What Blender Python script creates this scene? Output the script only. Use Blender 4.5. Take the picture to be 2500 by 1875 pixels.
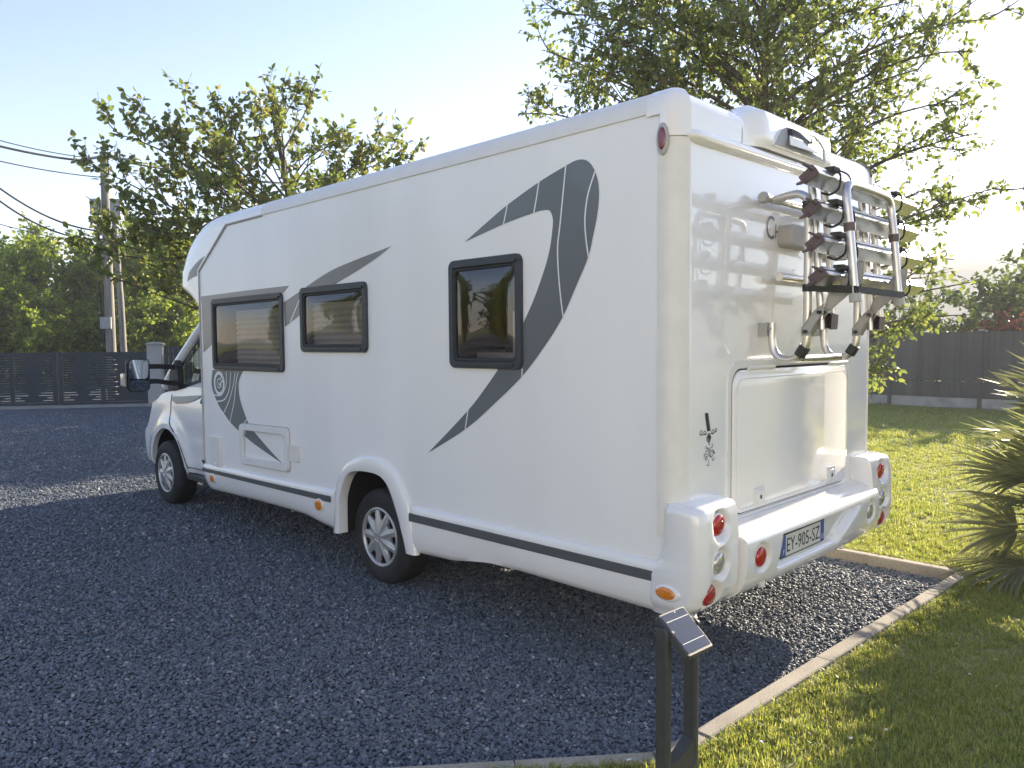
import bpy, bmesh, math, random
import numpy as np
from mathutils import Vector, Matrix, geometry

random.seed(7); np.random.seed(7)
for o in list(bpy.data.objects): bpy.data.objects.remove(o, do_unlink=True)
scene = bpy.context.scene
COL = scene.collection

# ------------------------------------------------------------------ camera
CAM = np.array([-3.014, -1.9427, 1.7253])
YAW, PIT, ROL = [math.radians(a) for a in (44.828, -3.159, -0.4617)]
FPX = 1863.7                       # focal length in pixels of the 2500 px wide photograph
fw = np.array([math.sin(YAW)*math.cos(PIT), math.cos(YAW)*math.cos(PIT), math.sin(PIT)])
r0 = np.array([math.cos(YAW), -math.sin(YAW), 0.0]); u0 = np.cross(r0, fw)
CR = r0*math.cos(ROL)+u0*math.sin(ROL); CU = -r0*math.sin(ROL)+u0*math.cos(ROL)
cd = bpy.data.cameras.new('camera'); cam = bpy.data.objects.new('camera', cd); COL.objects.link(cam)
cd.sensor_width = 36; cd.sensor_fit = 'HORIZONTAL'; cd.lens = FPX/2500*36
cd.clip_start = .05; cd.clip_end = 20000
cam.matrix_world = Matrix(((CR[0], CU[0], -fw[0], CAM[0]), (CR[1], CU[1], -fw[1], CAM[1]), (CR[2], CU[2], -fw[2], CAM[2]), (0, 0, 0, 1)))
scene.camera = cam

def ray(px, py): return fw + CR*(px-1250)/FPX + CU*(937.5-py)/FPX
def at(px, py, dist):              # a point at a horizontal distance from the camera
    v = ray(px, py); return CAM + v*dist/math.hypot(v[0], v[1])
def gnd(px, py, z=0.):
    v = ray(px, py); return CAM + v*(z-CAM[2])/v[2]
def side(px, py, x=0.):            # on the motorhome's left wall: (y, z)
    v = ray(px, py); p = CAM + v*(x-CAM[0])/v[0]; return (p[1], p[2])
def rear(px, py, y=0.):            # on its rear wall: (x, z)
    v = ray(px, py); p = CAM + v*(y-CAM[1])/v[1]; return (p[0], p[2])

# ------------------------------------------------------------------ light
SUN_EL = math.radians(18.0); SUN_AZ = math.radians(88.0)      # azimuth from +Y towards +X
world = bpy.data.worlds.new('World'); scene.world = world; world.use_nodes = True
nt = world.node_tree; bg = nt.nodes['Background']
sky = nt.nodes.new('ShaderNodeTexSky'); sky.sky_type = 'NISHITA'; sky.sun_disc = False
sky.sun_elevation = SUN_EL; sky.sun_rotation = SUN_AZ; sky.altitude = 50
sky.air_density = 1.0; sky.dust_density = .15; sky.ozone_density = 1.0
tint = nt.nodes.new('ShaderNodeMix'); tint.data_type = 'RGBA'; tint.blend_type = 'MULTIPLY'; tint.inputs[0].default_value = 1.
tint.inputs[7].default_value = (1.03, .95, 1.04, 1)          # the photograph's warm white balance
nt.links.new(sky.outputs[0], tint.inputs[6]); nt.links.new(tint.outputs[2], bg.inputs[0]); bg.inputs[1].default_value = 0.096
sl = bpy.data.lights.new('sun', 'SUN'); sl.energy = 5.0; sl.angle = math.radians(.55); sl.color = (1.0, .86, .66)
sun = bpy.data.objects.new('sun', sl); COL.objects.link(sun); sun.location = (30, 0, 20)
sd = Vector((math.sin(SUN_AZ)*math.cos(SUN_EL), math.cos(SUN_AZ)*math.cos(SUN_EL), math.sin(SUN_EL)))
sun.rotation_euler = sd.to_track_quat('Z', 'Y').to_euler()
vs = scene.view_settings; vs.view_transform = 'Standard'; vs.look = 'None'; vs.gamma = 1.0; vs.use_curve_mapping = False
vs.exposure = 1.66
scene.render.engine = 'CYCLES'
scene.cycles.max_bounces = 8; scene.cycles.transparent_max_bounces = 12

# ------------------------------------------------------------------ materials
def newmat(name):
    m = bpy.data.materials.new(name); m.use_nodes = True
    return m, m.node_tree.nodes, m.node_tree.links, m.node_tree.nodes['Principled BSDF']
def mat(name, base, rough=.5, metal=0., coat=0., var=.06, scale=6., bump=0., bscale=60., rvar=.0, spec=.5, coat_rough=.03, streak=0.):
    m, N, L, P = newmat(name)
    P.inputs['Roughness'].default_value = rough; P.inputs['Metallic'].default_value = metal
    P.inputs['Coat Weight'].default_value = coat; P.inputs['Coat Roughness'].default_value = coat_rough
    P.inputs['Specular IOR Level'].default_value = spec
    tc = N.new('ShaderNodeTexCoord'); mp = N.new('ShaderNodeMapping'); L.new(tc.outputs['Object'], mp.inputs[0])
    no = N.new('ShaderNodeTexNoise'); no.inputs['Scale'].default_value = scale; no.inputs['Detail'].default_value = 6
    L.new(mp.outputs[0], no.inputs['Vector'])
    if streak: mp.inputs['Scale'].default_value = (1, 1, 1/streak)
    rp = N.new('ShaderNodeValToRGB'); rp.color_ramp.elements[0].position = .3; rp.color_ramp.elements[1].position = .7
    rp.color_ramp.elements[0].color = (*[max(0, c*(1-var)) for c in base], 1); rp.color_ramp.elements[1].color = (*[min(1, c*(1+var)) for c in base], 1)
    L.new(no.outputs[0], rp.inputs[0]); L.new(rp.outputs[0], P.inputs['Base Color'])
    if rvar:
        ra = N.new('ShaderNodeMapRange'); ra.inputs[3].default_value = rough-rvar; ra.inputs[4].default_value = rough+rvar
        L.new(no.outputs[0], ra.inputs[0]); L.new(ra.outputs[0], P.inputs['Roughness'])
    if bump:
        n2 = N.new('ShaderNodeTexNoise'); n2.inputs['Scale'].default_value = bscale; n2.inputs['Detail'].default_value = 4
        L.new(tc.outputs['Object'], n2.inputs['Vector'])
        b = N.new('ShaderNodeBump'); b.inputs['Strength'].default_value = bump; b.inputs['Distance'].default_value = .01
        L.new(n2.outputs[0], b.inputs['Height']); L.new(b.outputs[0], P.inputs['Normal'])
    return m

def island_mat(name, cols, rough=.5, transl=0., tcol=None, spec=.4):
    m, N, L, P = newmat(name)
    P.inputs['Roughness'].default_value = rough; P.inputs['Specular IOR Level'].default_value = spec
    g = N.new('ShaderNodeNewGeometry'); rp = N.new('ShaderNodeValToRGB')
    el = rp.color_ramp.elements
    el[0].color = (*cols[0], 1); el[1].color = (*cols[-1], 1)
    for i, c in enumerate(cols[1:-1]):
        e = el.new((i+1)/(len(cols)-1)); e.color = (*c, 1)
    L.new(g.outputs['Random Per Island'], rp.inputs[0]); L.new(rp.outputs[0], P.inputs['Base Color'])
    if transl:
        t = N.new('ShaderNodeBsdfTranslucent'); mx = N.new('ShaderNodeMixShader'); mx.inputs[0].default_value = transl
        hs = N.new('ShaderNodeMix'); hs.data_type = 'RGBA'; hs.blend_type = 'MULTIPLY'; hs.inputs[0].default_value = 1.
        L.new(rp.outputs[0], hs.inputs[6]); hs.inputs[7].default_value = (*tcol, 1)
        L.new(hs.outputs[2], t.inputs[0])
        out = [n for n in N if n.type == 'OUTPUT_MATERIAL'][0]
        L.new(P.outputs[0], mx.inputs[1]); L.new(t.outputs[0], mx.inputs[2]); L.new(mx.outputs[0], out.inputs[0])
    return m

def glass_mat(name, tint, ior=1.5, rough=.01, gain=1.):
    m, N, L, P = newmat(name); N.remove(P)
    out = [n for n in N if n.type == 'OUTPUT_MATERIAL'][0]
    tr = N.new('ShaderNodeBsdfTransparent'); tr.inputs[0].default_value = (*tint, 1)
    gl = N.new('ShaderNodeBsdfGlossy'); gl.inputs['Roughness'].default_value = rough
    g = N.new('ShaderNodeNewGeometry'); dp = N.new('ShaderNodeVectorMath'); dp.operation = 'DOT_PRODUCT'
    L.new(g.outputs['Incoming'], dp.inputs[0]); L.new(g.outputs['Normal'], dp.inputs[1])
    def mt_(op, a, b):
        n = N.new('ShaderNodeMath'); n.operation = op; n.use_clamp = op != 'POWER'
        for i, v in enumerate((a, b)):
            if v is None: continue
            if isinstance(v, (int, float)): n.inputs[i].default_value = v
            else: L.new(v, n.inputs[i])
        return n.outputs[0]
    c1 = mt_('SUBTRACT', 1., mt_('ABSOLUTE', dp.outputs['Value'], None)); f0 = ((ior-1)/(ior+1))**2*gain
    fr = mt_('ADD', mt_('MULTIPLY', mt_('POWER', c1, 5.), 1-f0), f0)
    mx = N.new('ShaderNodeMixShader'); L.new(fr, mx.inputs[0]); L.new(tr.outputs[0], mx.inputs[1]); L.new(gl.outputs[0], mx.inputs[2])
    L.new(mx.outputs[0], out.inputs[0]); return m

M = {}
M['side'] = mat('white_side_panel', (.85, .84, .82), .30, coat=.35, var=.035, scale=2.2, streak=7, rvar=.06, coat_rough=.08)
M['gel'] = mat('white_gelcoat', (.85, .835, .81), .22, coat=1., var=.015, scale=2., coat_rough=.02)
M['plastic'] = mat('white_plastic', (.76, .75, .72), .38, var=.03, scale=8)
M['cream'] = mat('yellowed_plastic', (.76, .735, .68), .45, var=.04, scale=9)
M['cab'] = mat('white_car_paint', (.78, .79, .80), .20, coat=1., var=.01)
M['seal'] = mat('beige_sealant', (.45, .42, .38), .6, var=.1)
M['gap'] = mat('dark_gap', (.02, .02, .02), .8)
M['black'] = mat('black_plastic', (.022, .024, .027), .5, var=.15, scale=30, bump=.15, bscale=300)
M['wframe'] = mat('dark_window_frame', (.035, .04, .047), .42, var=.1, scale=14)
M['rubber'] = mat('tyre_rubber', (.022, .022, .024), .75, var=.25, scale=12, bump=.2, bscale=120)
M['silver'] = mat('silver_wheel_cover', (.50, .50, .51), .32, metal=.55, var=.06, scale=12)
M['steel'] = mat('dark_steel_rim', (.05, .05, .05), .5, metal=.5)
M['alu'] = mat('anodised_aluminium', (.62, .60, .57), .30, metal=.9, var=.05, scale=18, rvar=.06)
M['alubright'] = mat('extruded_aluminium', (.66, .66, .66), .24, metal=.9, var=.05, scale=18)
M['greyplastic'] = mat('grey_plastic_bracket', (.42, .41, .39), .5, var=.05)
M['redplastic'] = mat('dark_red_plastic', (.11, .07, .07), .45, var=.1)
M['strap'] = mat('black_webbing', (.025, .025, .025), .7, bump=.3, bscale=400)
M['decal'] = mat('slate_grey_decal', (.125, .138, .150), .33, coat=.3, var=.08, scale=1.4)
M['decal2'] = mat('mid_grey_decal', (.20, .195, .195), .33, coat=.3, var=.05, scale=1.5)
M['strip'] = mat('grey_trim_strip', (.085, .09, .095), .45, var=.12, scale=7, streak=.2)
M['white_line'] = mat('white_pinstripe', (.78, .79, .80), .35)
M['ink'] = mat('black_ink', (.02, .022, .025), .5)
M['amber'] = mat('amber_lens', (.72, .22, .015), .12, coat=1., var=.25, scale=90)
M['red'] = mat('red_lens', (.42, .012, .015), .1, coat=1., var=.3, scale=70)
M['reddull'] = mat('dull_red_lens', (.17, .018, .022), .2, coat=1., var=.2, scale=60)
M['clear'] = mat('clear_lens_reflector', (.62, .60, .56), .12, metal=.55, coat=1., var=.3, scale=60)
M['pane'] = glass_mat('smoked_acrylic', (.55, .52, .49), 1.49, .010, 2.8)
M['cabglass'] = glass_mat('cab_glass', (.72, .78, .75), 1.5, .005)
M['mirror'] = mat('mirror_glass', (.75, .78, .8), .02, metal=1., var=0)
M['interior'] = mat('brown_interior', (.16, .115, .09), .7, var=.3, scale=5)
M['blind'] = mat('grey_pleated_blind', (.66, .63, .58), .7, var=.05)
M['fabric'] = mat('dark_seat_fabric', (.035, .035, .04), .8, var=.2, scale=30)
M['under'] = mat('underbody', (.015, .015, .015), .8)
M['plate'] = mat('number_plate_white', (.68, .67, .62), .35, var=.03)
M['plateblue'] = mat('number_plate_blue', (.04, .10, .34), .35)
M['anthracite'] = mat('anthracite_paint', (.034, .042, .054), .42, var=.12, scale=3., rvar=.08)
M['lampmetal'] = mat('charcoal_cast_metal', (.045, .047, .05), .45, var=.15, scale=25, bump=.1, bscale=200)
M['solar'] = mat('solar_cells', (.030, .034, .046), .16, coat=1., var=.1, scale=20, coat_rough=.05)
M['solarline'] = mat('solar_busbar', (.6, .6, .58), .4)
M['render'] = mat('pillar_render', (.46, .44, .42), .85, var=.07, scale=14, bump=.3, bscale=180)
M['bark'] = mat('bark', (.10, .08, .062), .9, var=.45, scale=14, bump=.6, bscale=40)
M['polewood'] = mat('weathered_pole', (.24, .225, .20), .85, var=.35, scale=9, streak=12, bump=.4, bscale=30)
M['poleconc'] = mat('pole_concrete', (.38, .37, .34), .85, var=.15, scale=12)
M['cable'] = mat('black_cable', (.02, .02, .022), .6)
M['boxgrey'] = mat('grey_metal_box', (.33, .34, .34), .5, var=.1)

def concrete_mat(name, base, moss=0.):
    m, N, L, P = newmat(name); P.inputs['Roughness'].default_value = .9
    tc = N.new('ShaderNodeTexCoord')
    n1 = N.new('ShaderNodeTexNoise'); n1.inputs['Scale'].default_value = 3.; n1.inputs['Detail'].default_value = 8
    n2 = N.new('ShaderNodeTexNoise'); n2.inputs['Scale'].default_value = 120.; n2.inputs['Detail'].default_value = 3
    for n in (n1, n2): L.new(tc.outputs['Object'], n.inputs['Vector'])
    mx = N.new('ShaderNodeMath'); mx.operation = 'MULTIPLY'; L.new(n1.outputs[0], mx.inputs[0]); L.new(n2.outputs[0], mx.inputs[1])
    rp = N.new('ShaderNodeValToRGB'); e = rp.color_ramp.elements
    e[0].position = .12; e[1].position = .42
    e[0].color = (*[c*.62 for c in base], 1); e[1].color = (*[c*1.12 for c in base], 1)
    L.new(mx.outputs[0], rp.inputs[0]); L.new(rp.outputs[0], P.inputs['Base Color'])
    b = N.new('ShaderNodeBump'); b.inputs['Strength'].default_value = .5; b.inputs['Distance'].default_value = .004
    L.new(n2.outputs[0], b.inputs['Height']); L.new(b.outputs[0], P.inputs['Normal']); return m
M['kerb'] = concrete_mat('kerb_concrete', (.42, .37, .30))
M['slab'] = concrete_mat('base_slab_concrete', (.42, .41, .38))

# ------------------------------------------------------------------ mesh helpers
def tag(o, label=None, cat=None, group=None, kind=None):
    if label: o['label'] = label
    if cat: o['category'] = cat
    if group: o['group'] = group
    if kind: o['kind'] = kind
    return o
def empty(name, loc, rz=0.):
    o = bpy.data.objects.new(name, None); COL.objects.link(o); o.location = loc; o.rotation_euler = (0, 0, rz)
    o.empty_display_size = .2; return o
def root_loc(o):
    p = Vector((0, 0, 0))
    while o: p += o.location; o = o.parent
    return p
def link(name, me, parent=None, local=False):
    o = bpy.data.objects.new(name, me); COL.objects.link(o)
    if parent:
        o.parent = parent
        if not local: o.location = -root_loc(parent)          # vertices are in world metres
    return o
def fast_mesh(name, V, Fc, m, smooth=False):
    V = np.asarray(V, np.float32).reshape(-1, 3); Fc = np.asarray(Fc, np.int32); k = Fc.shape[1]
    me = bpy.data.meshes.new(name); me.vertices.add(len(V)); me.vertices.foreach_set('co', V.ravel())
    me.loops.add(Fc.size); me.loops.foreach_set('vertex_index', Fc.ravel())
    me.polygons.add(len(Fc)); me.polygons.foreach_set('loop_start', np.arange(0, Fc.size, k, dtype=np.int32))
    me.update(calc_edges=True); me.validate()
    if smooth: me.polygons.foreach_set('use_smooth', [True]*len(Fc))
    me.materials.append(m if not isinstance(m, str) else M[m]); return me

class MB:
    def __init__(s): s.v = []; s.f = []
    def add(s, V, Fc):
        b = len(s.v); s.v += [tuple(float(c) for c in p) for p in V]; s.f += [tuple(i+b for i in f) for f in Fc]; return s
    def box(s, a, b):
        (x0, y0, z0), (x1, y1, z1) = a, b
        return s.add([(x0,y0,z0),(x1,y0,z0),(x1,y1,z0),(x0,y1,z0),(x0,y0,z1),(x1,y0,z1),(x1,y1,z1),(x0,y1,z1)],
                     [(0,3,2,1),(4,5,6,7),(0,1,5,4),(1,2,6,5),(2,3,7,6),(3,0,4,7)])
    def loops(s, L, closed=True, caps=True):
        n = len(L[0]); V = [p for l in L for p in l]; Fc = []
        for i in range(len(L)-1):
            for j in range(n if closed else n-1):
                k = (j+1) % n; Fc.append((i*n+j, i*n+k, (i+1)*n+k, (i+1)*n+j))
        if caps: Fc.append(tuple(range(n-1, -1, -1))); Fc.append(tuple((len(L)-1)*n+j for j in range(n)))
        return s.add(V, Fc)
    def tube(s, path, r, n=10, caps=True):
        P = [np.array(p, float) for p in path]; k = len(P); R = r if hasattr(r, '__len__') else [r]*k
        T = [P[min(i+1, k-1)]-P[max(i-1, 0)] for i in range(k)]; T = [t/(np.linalg.norm(t)+1e-12) for t in T]
        a = np.array([0, 0, 1.]) if abs(T[0][2]) < .9 else np.array([1., 0, 0])
        nrm = np.cross(T[0], a); nrm /= np.linalg.norm(nrm); L = []
        for i in range(k):
            nrm = nrm-T[i]*(nrm@T[i]); nrm /= (np.linalg.norm(nrm)+1e-12); b = np.cross(T[i], nrm)
            L.append([P[i]+R[i]*(nrm*math.cos(2*math.pi*j/n)+b*math.sin(2*math.pi*j/n)) for j in range(n)])
        return s.loops(L, True, caps)
    def poly(s, polys, f):                 # flat polygon with holes; f maps (u, v) to 3-D
        flat = [p for l in polys for p in l]
        tri = geometry.tessellate_polygon([[Vector((p[0], p[1], 0)) for p in l] for l in polys])
        return s.add([f(*p) for p in flat], [tuple(t) for t in tri])
    def plate(s, poly, f, d0, d1, bev=0.):  # f(u, v, d); closed plate with a bevelled front edge
        base = [f(*p, d0) for p in poly]; L = [base]
        if bev:
            L.append([f(*p, d1-bev) for p in poly]); q = inset(poly, bev*.3); L.append([f(*p, d1-bev*.3) for p in q]); q = inset(poly, bev)
        else: q = poly
        L.append([f(*p, d1) for p in q]); s.loops(L, True, False)
        return s.poly([q], lambda u, v: f(u, v, d1))
    def ring(s, po, pi, f, d0, d1, bev=.004, din=None):
        din = d0 if din is None else din
        L = [[f(*p, d0) for p in po], [f(*p, d1-bev) for p in po], [f(*p, d1) for p in inset(po, bev)],
             [f(*p, d1) for p in inset(pi, -bev)], [f(*p, d1-bev) for p in pi], [f(*p, din) for p in pi]]
        return s.loops(L, True, False)
    def lathe(s, prof, f, n=32, close=True):   # prof of (r, h); f(a, b, h) maps to 3-D
        L = [[f(r*math.cos(2*math.pi*j/n), r*math.sin(2*math.pi*j/n), h) for j in range(n)] for r, h in prof]
        return s.loops(L, True, close)
    def grid(s, P):                         # P[i][j] 3-D points
        h, w = len(P), len(P[0])
        return s.add([p for r in P for p in r], [(i*w+j, i*w+j+1, (i+1)*w+j+1, (i+1)*w+j) for i in range(h-1) for j in range(w-1)])
    def ribbon(s, pts, w, f, d):            # flat stroke in a (u, v) plane
        P = [np.array(p, float) for p in pts]; k = len(P); A = []; B = []
        for i in range(k):
            t = P[min(i+1, k-1)]-P[max(i-1, 0)]; t /= (np.linalg.norm(t)+1e-12); n = np.array([-t[1], t[0]])*w/2
            A.append(f(*(P[i]+n), d)); B.append(f(*(P[i]-n), d))
        return s.grid([A, B])
    def mesh(s, name, m, ang=None, fix=True):
        me = bpy.data.meshes.new(name); me.from_pydata(s.v, [], s.f); me.validate()
        if fix:
            bm = bmesh.new(); bm.from_mesh(me); bmesh.ops.remove_doubles(bm, verts=bm.verts, dist=1e-5)
            bmesh.ops.recalc_face_normals(bm, faces=bm.faces); bm.to_mesh(me); bm.free()
        me.materials.append(M[m] if isinstance(m, str) else m)
        if ang is not None:
            me.polygons.foreach_set('use_smooth', [True]*len(me.polygons)); me.set_sharp_from_angle(angle=math.radians(ang))
        return me
    def build(s, name, m, parent=None, ang=None, fix=True):
        return link(name, s.mesh(name, m, ang, fix), parent)

def inset(poly, d):
    P = np.array(poly, float); n = len(P)
    area = sum(P[i][0]*P[(i+1) % n][1]-P[(i+1) % n][0]*P[i][1] for i in range(n)); sg = 1 if area > 0 else -1
    out = []
    for i in range(n):
        a = P[i]-P[i-1]; b = P[(i+1) % n]-P[i]
        na = np.array([-a[1], a[0]])/(np.linalg.norm(a)+1e-12); nb = np.array([-b[1], b[0]])/(np.linalg.norm(b)+1e-12)
        m = na+nb; l = m@m; m = m*2/(l+1e-9) if l > .3 else m
        out.append(tuple(P[i]+sg*d*m*.5*1.0 if l > .3 else P[i]+sg*d*na))
    return out
def rrect(u0, u1, v0, v1, r, n=5):
    out = []
    for cx, cy, a in ((u1-r, v1-r, 0), (u0+r, v1-r, 90), (u0+r, v0+r, 180), (u1-r, v0+r, 270)):
        for k in range(n+1):
            t = math.radians(a+90*k/n); out.append((cx+r*math.cos(t), cy+r*math.sin(t)))
    return out
def catmull(P, n=6, closed=False):
    P = [np.array(p, float) for p in P]; k = len(P); out = []
    for i in range(k if closed else k-1):
        g = (lambda j: P[j % k]) if closed else (lambda j: P[max(0, min(k-1, j))])
        a, b, c, d = g(i-1), g(i), g(i+1), g(i+2)
        for t in np.arange(n)/n:
            out.append(.5*((2*b)+(-a+c)*t+(2*a-5*b+4*c-d)*t*t+(-a+3*b-3*c+d)*t**3))
    if not closed: out.append(P[-1])
    return [tuple(p) for p in out]
def resample(P, n):
    P = np.array(P, float); d = np.r_[0, np.cumsum(np.linalg.norm(np.diff(P, axis=0), axis=1))]
    t = np.linspace(0, d[-1], n); return [tuple(np.interp(x, d, P[:, i]) for i in range(P.shape[1])) for x in t]
def sstep(a, b, x):
    t = max(0., min(1., (x-a)/(b-a))); return t*t*(3-2*t)
def lerp(tab, x):
    return float(np.interp(x, [a for a, _ in tab], [b for _, b in tab]))
def SM(y, z, d): return (-d, y, z)          # left wall: d metres proud
def SR(y, z, d): return (2.35+d, y, z)      # right wall
def RM(x, z, d): return (x, -d, z)          # rear wall
def text_mesh(txt, size):
    cu = bpy.data.curves.new('lettering', 'FONT'); cu.body = txt; cu.size = size; cu.align_x = 'LEFT'; cu.resolution_u = 3
    o = bpy.data.objects.new('lettering', cu); COL.objects.link(o)
    dg = bpy.context.evaluated_depsgraph_get(); dg.update()
    me = bpy.data.meshes.new_from_object(o.evaluated_get(dg)); bpy.data.objects.remove(o)
    V = [tuple(v.co) for v in me.vertices]; Fc = [tuple(p.vertices) for p in me.polygons]; bpy.data.meshes.remove(me)
    return V, Fc
def crop(ox, oy, s, pts, fn, *a): return [fn(ox+x/s, oy+y/s, *a) for x, y in pts]
# ================================================================== SETTING
KL = [(2.945, -.385), (-.26, -.25), (-.52, -.215), (-.95, .14), (-2.6, 1.5), (-5.0, 3.0), (-12., 4.0), (-60., 4.0)]   # gravel edge of the kerb
def kerb_y(x): return float(np.interp(x, [p[0] for p in KL[::-1]], [p[1] for p in KL[::-1]]))
def gravel_mat():
    m, N, L, P = newmat('slate_gravel_bed'); P.inputs['Roughness'].default_value = .85
    tc = N.new('ShaderNodeTexCoord'); ge = N.new('ShaderNodeNewGeometry')
    v = N.new('ShaderNodeTexVoronoi'); v.inputs['Scale'].default_value = 52; L.new(ge.outputs['Position'], v.inputs['Vector'])
    v.inputs['Randomness'].default_value = 1.
    bw = N.new('ShaderNodeRGBToBW'); L.new(v.outputs['Color'], bw.inputs[0])
    rp = N.new('ShaderNodeValToRGB'); e = rp.color_ramp.elements
    e[0].position = .1; e[0].color = (.056, .067, .083, 1); e[1].position = .97; e[1].color = (.30, .30, .30, 1)
    k = e.new(.55); k.color = (.112, .129, .153, 1); k = e.new(.88); k.color = (.16, .176, .20, 1)
    L.new(bw.outputs[0], rp.inputs[0])
    n = N.new('ShaderNodeTexNoise'); n.inputs['Scale'].default_value = .9; n.inputs['Detail'].default_value = 4; L.new(ge.outputs['Position'], n.inputs['Vector'])
    mr = N.new('ShaderNodeMapRange'); mr.inputs[3].default_value = .75; mr.inputs[4].default_value = 1.25; L.new(n.outputs[0], mr.inputs[0])
    mx = N.new('ShaderNodeMix'); mx.data_type = 'RGBA'; mx.blend_type = 'MULTIPLY'; mx.inputs[0].default_value = 1.
    L.new(rp.outputs[0], mx.inputs[6]); L.new(mr.outputs[0], mx.inputs[7]); L.new(mx.outputs[2], P.inputs['Base Color'])
    b = N.new('ShaderNodeBump'); b.inputs['Strength'].default_value = 1.; b.inputs['Distance'].default_value = .012; b.invert = True
    L.new(v.outputs['Distance'], b.inputs['Height'])
    b2 = N.new('ShaderNodeBump'); b2.inputs['Strength'].default_value = .8; b2.inputs['Distance'].default_value = .03
    n2 = N.new('ShaderNodeTexNoise'); n2.inputs['Scale'].default_value = 14; n2.inputs['Detail'].default_value = 5; L.new(ge.outputs['Position'], n2.inputs['Vector'])
    L.new(n2.outputs[0], b2.inputs['Height']); L.new(b.outputs[0], b2.inputs['Normal']); L.new(b2.outputs[0], P.inputs['Normal']); return m
M['gravel'] = gravel_mat()
def stone_mat():
    m, N, L, P = newmat('slate_stone'); P.inputs['Roughness'].default_value = .62
    oi = N.new('ShaderNodeObjectInfo'); rp = N.new('ShaderNodeValToRGB'); e = rp.color_ramp.elements
    e[0].color = (.078, .094, .120, 1); e[1].color = (.45, .44, .42, 1)
    for p, c in ((.35, (.108, .127, .154)), (.75, (.155, .175, .204)), (.965, (.205, .222, .25)), (.99, (.36, .36, .35))): k = e.new(p); k.color = (*c, 1)
    L.new(oi.outputs['Random'], rp.inputs[0]); L.new(rp.outputs[0], P.inputs['Base Color']); return m
M['stone'] = stone_mat()
def lawn_mat():
    m, N, L, P = newmat('lawn_soil'); P.inputs['Roughness'].default_value = .95; ge = N.new('ShaderNodeNewGeometry')
    n = N.new('ShaderNodeTexNoise'); n.inputs['Scale'].default_value = 1.1; n.inputs['Detail'].default_value = 8; L.new(ge.outputs['Position'], n.inputs['Vector'])
    n2 = N.new('ShaderNodeTexNoise'); n2.inputs['Scale'].default_value = 35; n2.inputs['Detail'].default_value = 4; L.new(ge.outputs['Position'], n2.inputs['Vector'])
    rp = N.new('ShaderNodeValToRGB'); e = rp.color_ramp.elements; e[0].position = .32; e[0].color = (.14, .15, .05, 1); e[1].position = .70; e[1].color = (.30, .27, .11, 1)
    k = e.new(.5); k.color = (.21, .22, .07, 1)
    mm = N.new('ShaderNodeMath'); mm.operation = 'ADD'; mm.use_clamp = True; L.new(n.outputs[0], mm.inputs[0])
    ms = N.new('ShaderNodeMath'); ms.operation = 'MULTIPLY_ADD'; ms.inputs[1].default_value = .5; ms.inputs[2].default_value = -.25; L.new(n2.outputs[0], ms.inputs[0]); L.new(ms.outputs[0], mm.inputs[1])
    L.new(mm.outputs[0], rp.inputs[0]); L.new(rp.outputs[0], P.inputs['Base Color'])
    b = N.new('ShaderNodeBump'); b.inputs['Strength'].default_value = .9; b.inputs['Distance'].default_value = .03; L.new(n2.outputs[0], b.inputs['Height']); L.new(b.outputs[0], P.inputs['Normal']); return m
M['lawn'] = lawn_mat()
ZL = .058
m = MB(); n = 24; R_ = 9000
m.add([(0, 0, -.03)]+[(R_*math.cos(2*math.pi*k/n), R_*math.sin(2*math.pi*k/n), -.03) for k in range(n)], [(0, 1+k, 1+(k+1) % n) for k in range(n)])
tag(m.build('ground', 'lawn', None, None, False), 'flat grassland running out to the horizon beyond the garden', 'ground', kind='structure')
m = MB(); m.poly([[(2.96, -.37), (2.96, 8.3), (9, 8.3), (9, 40), (-60, 40)]+[(x, y-.02) for x, y in KL[::-1][0:]]], lambda x, y: (x, y, 0))
tag(m.build('gravel_yard', 'gravel', None, None, False), 'dark slate gravel parking yard in front of the gate', 'gravel', kind='structure')
m = MB(); kl = [(x, y-.06) for x, y in KL]
m.poly([[(3.02, 8.24), (9.05, 8.24), (9.05, 60), (80, 60), (80, -60), (-60, -60)]+kl[::-1]+[(3.02, kl[0][1])]], lambda x, y: (x, y, ZL))
tag(m.build('lawn', 'lawn', None, None, False), 'mown garden lawn round the gravel parking bay', 'lawn', kind='structure')
m = MB(); ra = at(-200, 900, 27); rb_ = at(700, 900, 27); rc = at(900, 900, 44); rd = at(-500, 900, 40)
m.poly([[(p[0], p[1]) for p in (ra, rb_, rc, rd)]], lambda x, y: (x, y, -.02))
M['road'] = concrete_mat('pale_road', (.40, .38, .34)); tag(m.build('road', 'road', None, None, False), 'pale sunlit road running past behind the gate', 'road', kind='structure')
# kerb stones
KB = empty('kerb', (1.3, -.35, 0)); tag(KB, 'row of buff concrete edging stones between gravel and lawn', 'kerb', kind='structure')
def kerb_run(pts, wdt=.075, inward=1, step=1.0):
    for a, b in zip(pts, pts[1:]):
        a, b = np.array(a, float), np.array(b, float); ln = np.linalg.norm(b-a); k = max(1, round(ln/step)); t = (b-a)/ln; nr = np.array([-t[1], t[0]])*inward
        for i in range(k):
            p = a+(b-a)*i/k+t*.003; q = a+(b-a)*(i+1)/k-t*.003; dz = random.uniform(-.004, .004); sh = nr*random.uniform(-.003, .003); m = MB(); L = []
            for c in (p, q):
                o = c+sh; prf = [(0, -.12), (0, .074), (.006, .080), (wdt-.006, .080), (wdt, .074), (wdt, -.12)]
                L.append([(o[0]+nr[0]*d, o[1]+nr[1]*d, z+dz) for d, z in prf])
            m.loops(L); m.build('kerb_stone', 'kerb', KB)
kerb_run([(2.945, 8.3), (2.945, -.385)], .075, 1)
kerb_run([(2.945+.078, -.388), (-.26, -.25)], .082, 1, 1.05)
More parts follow.
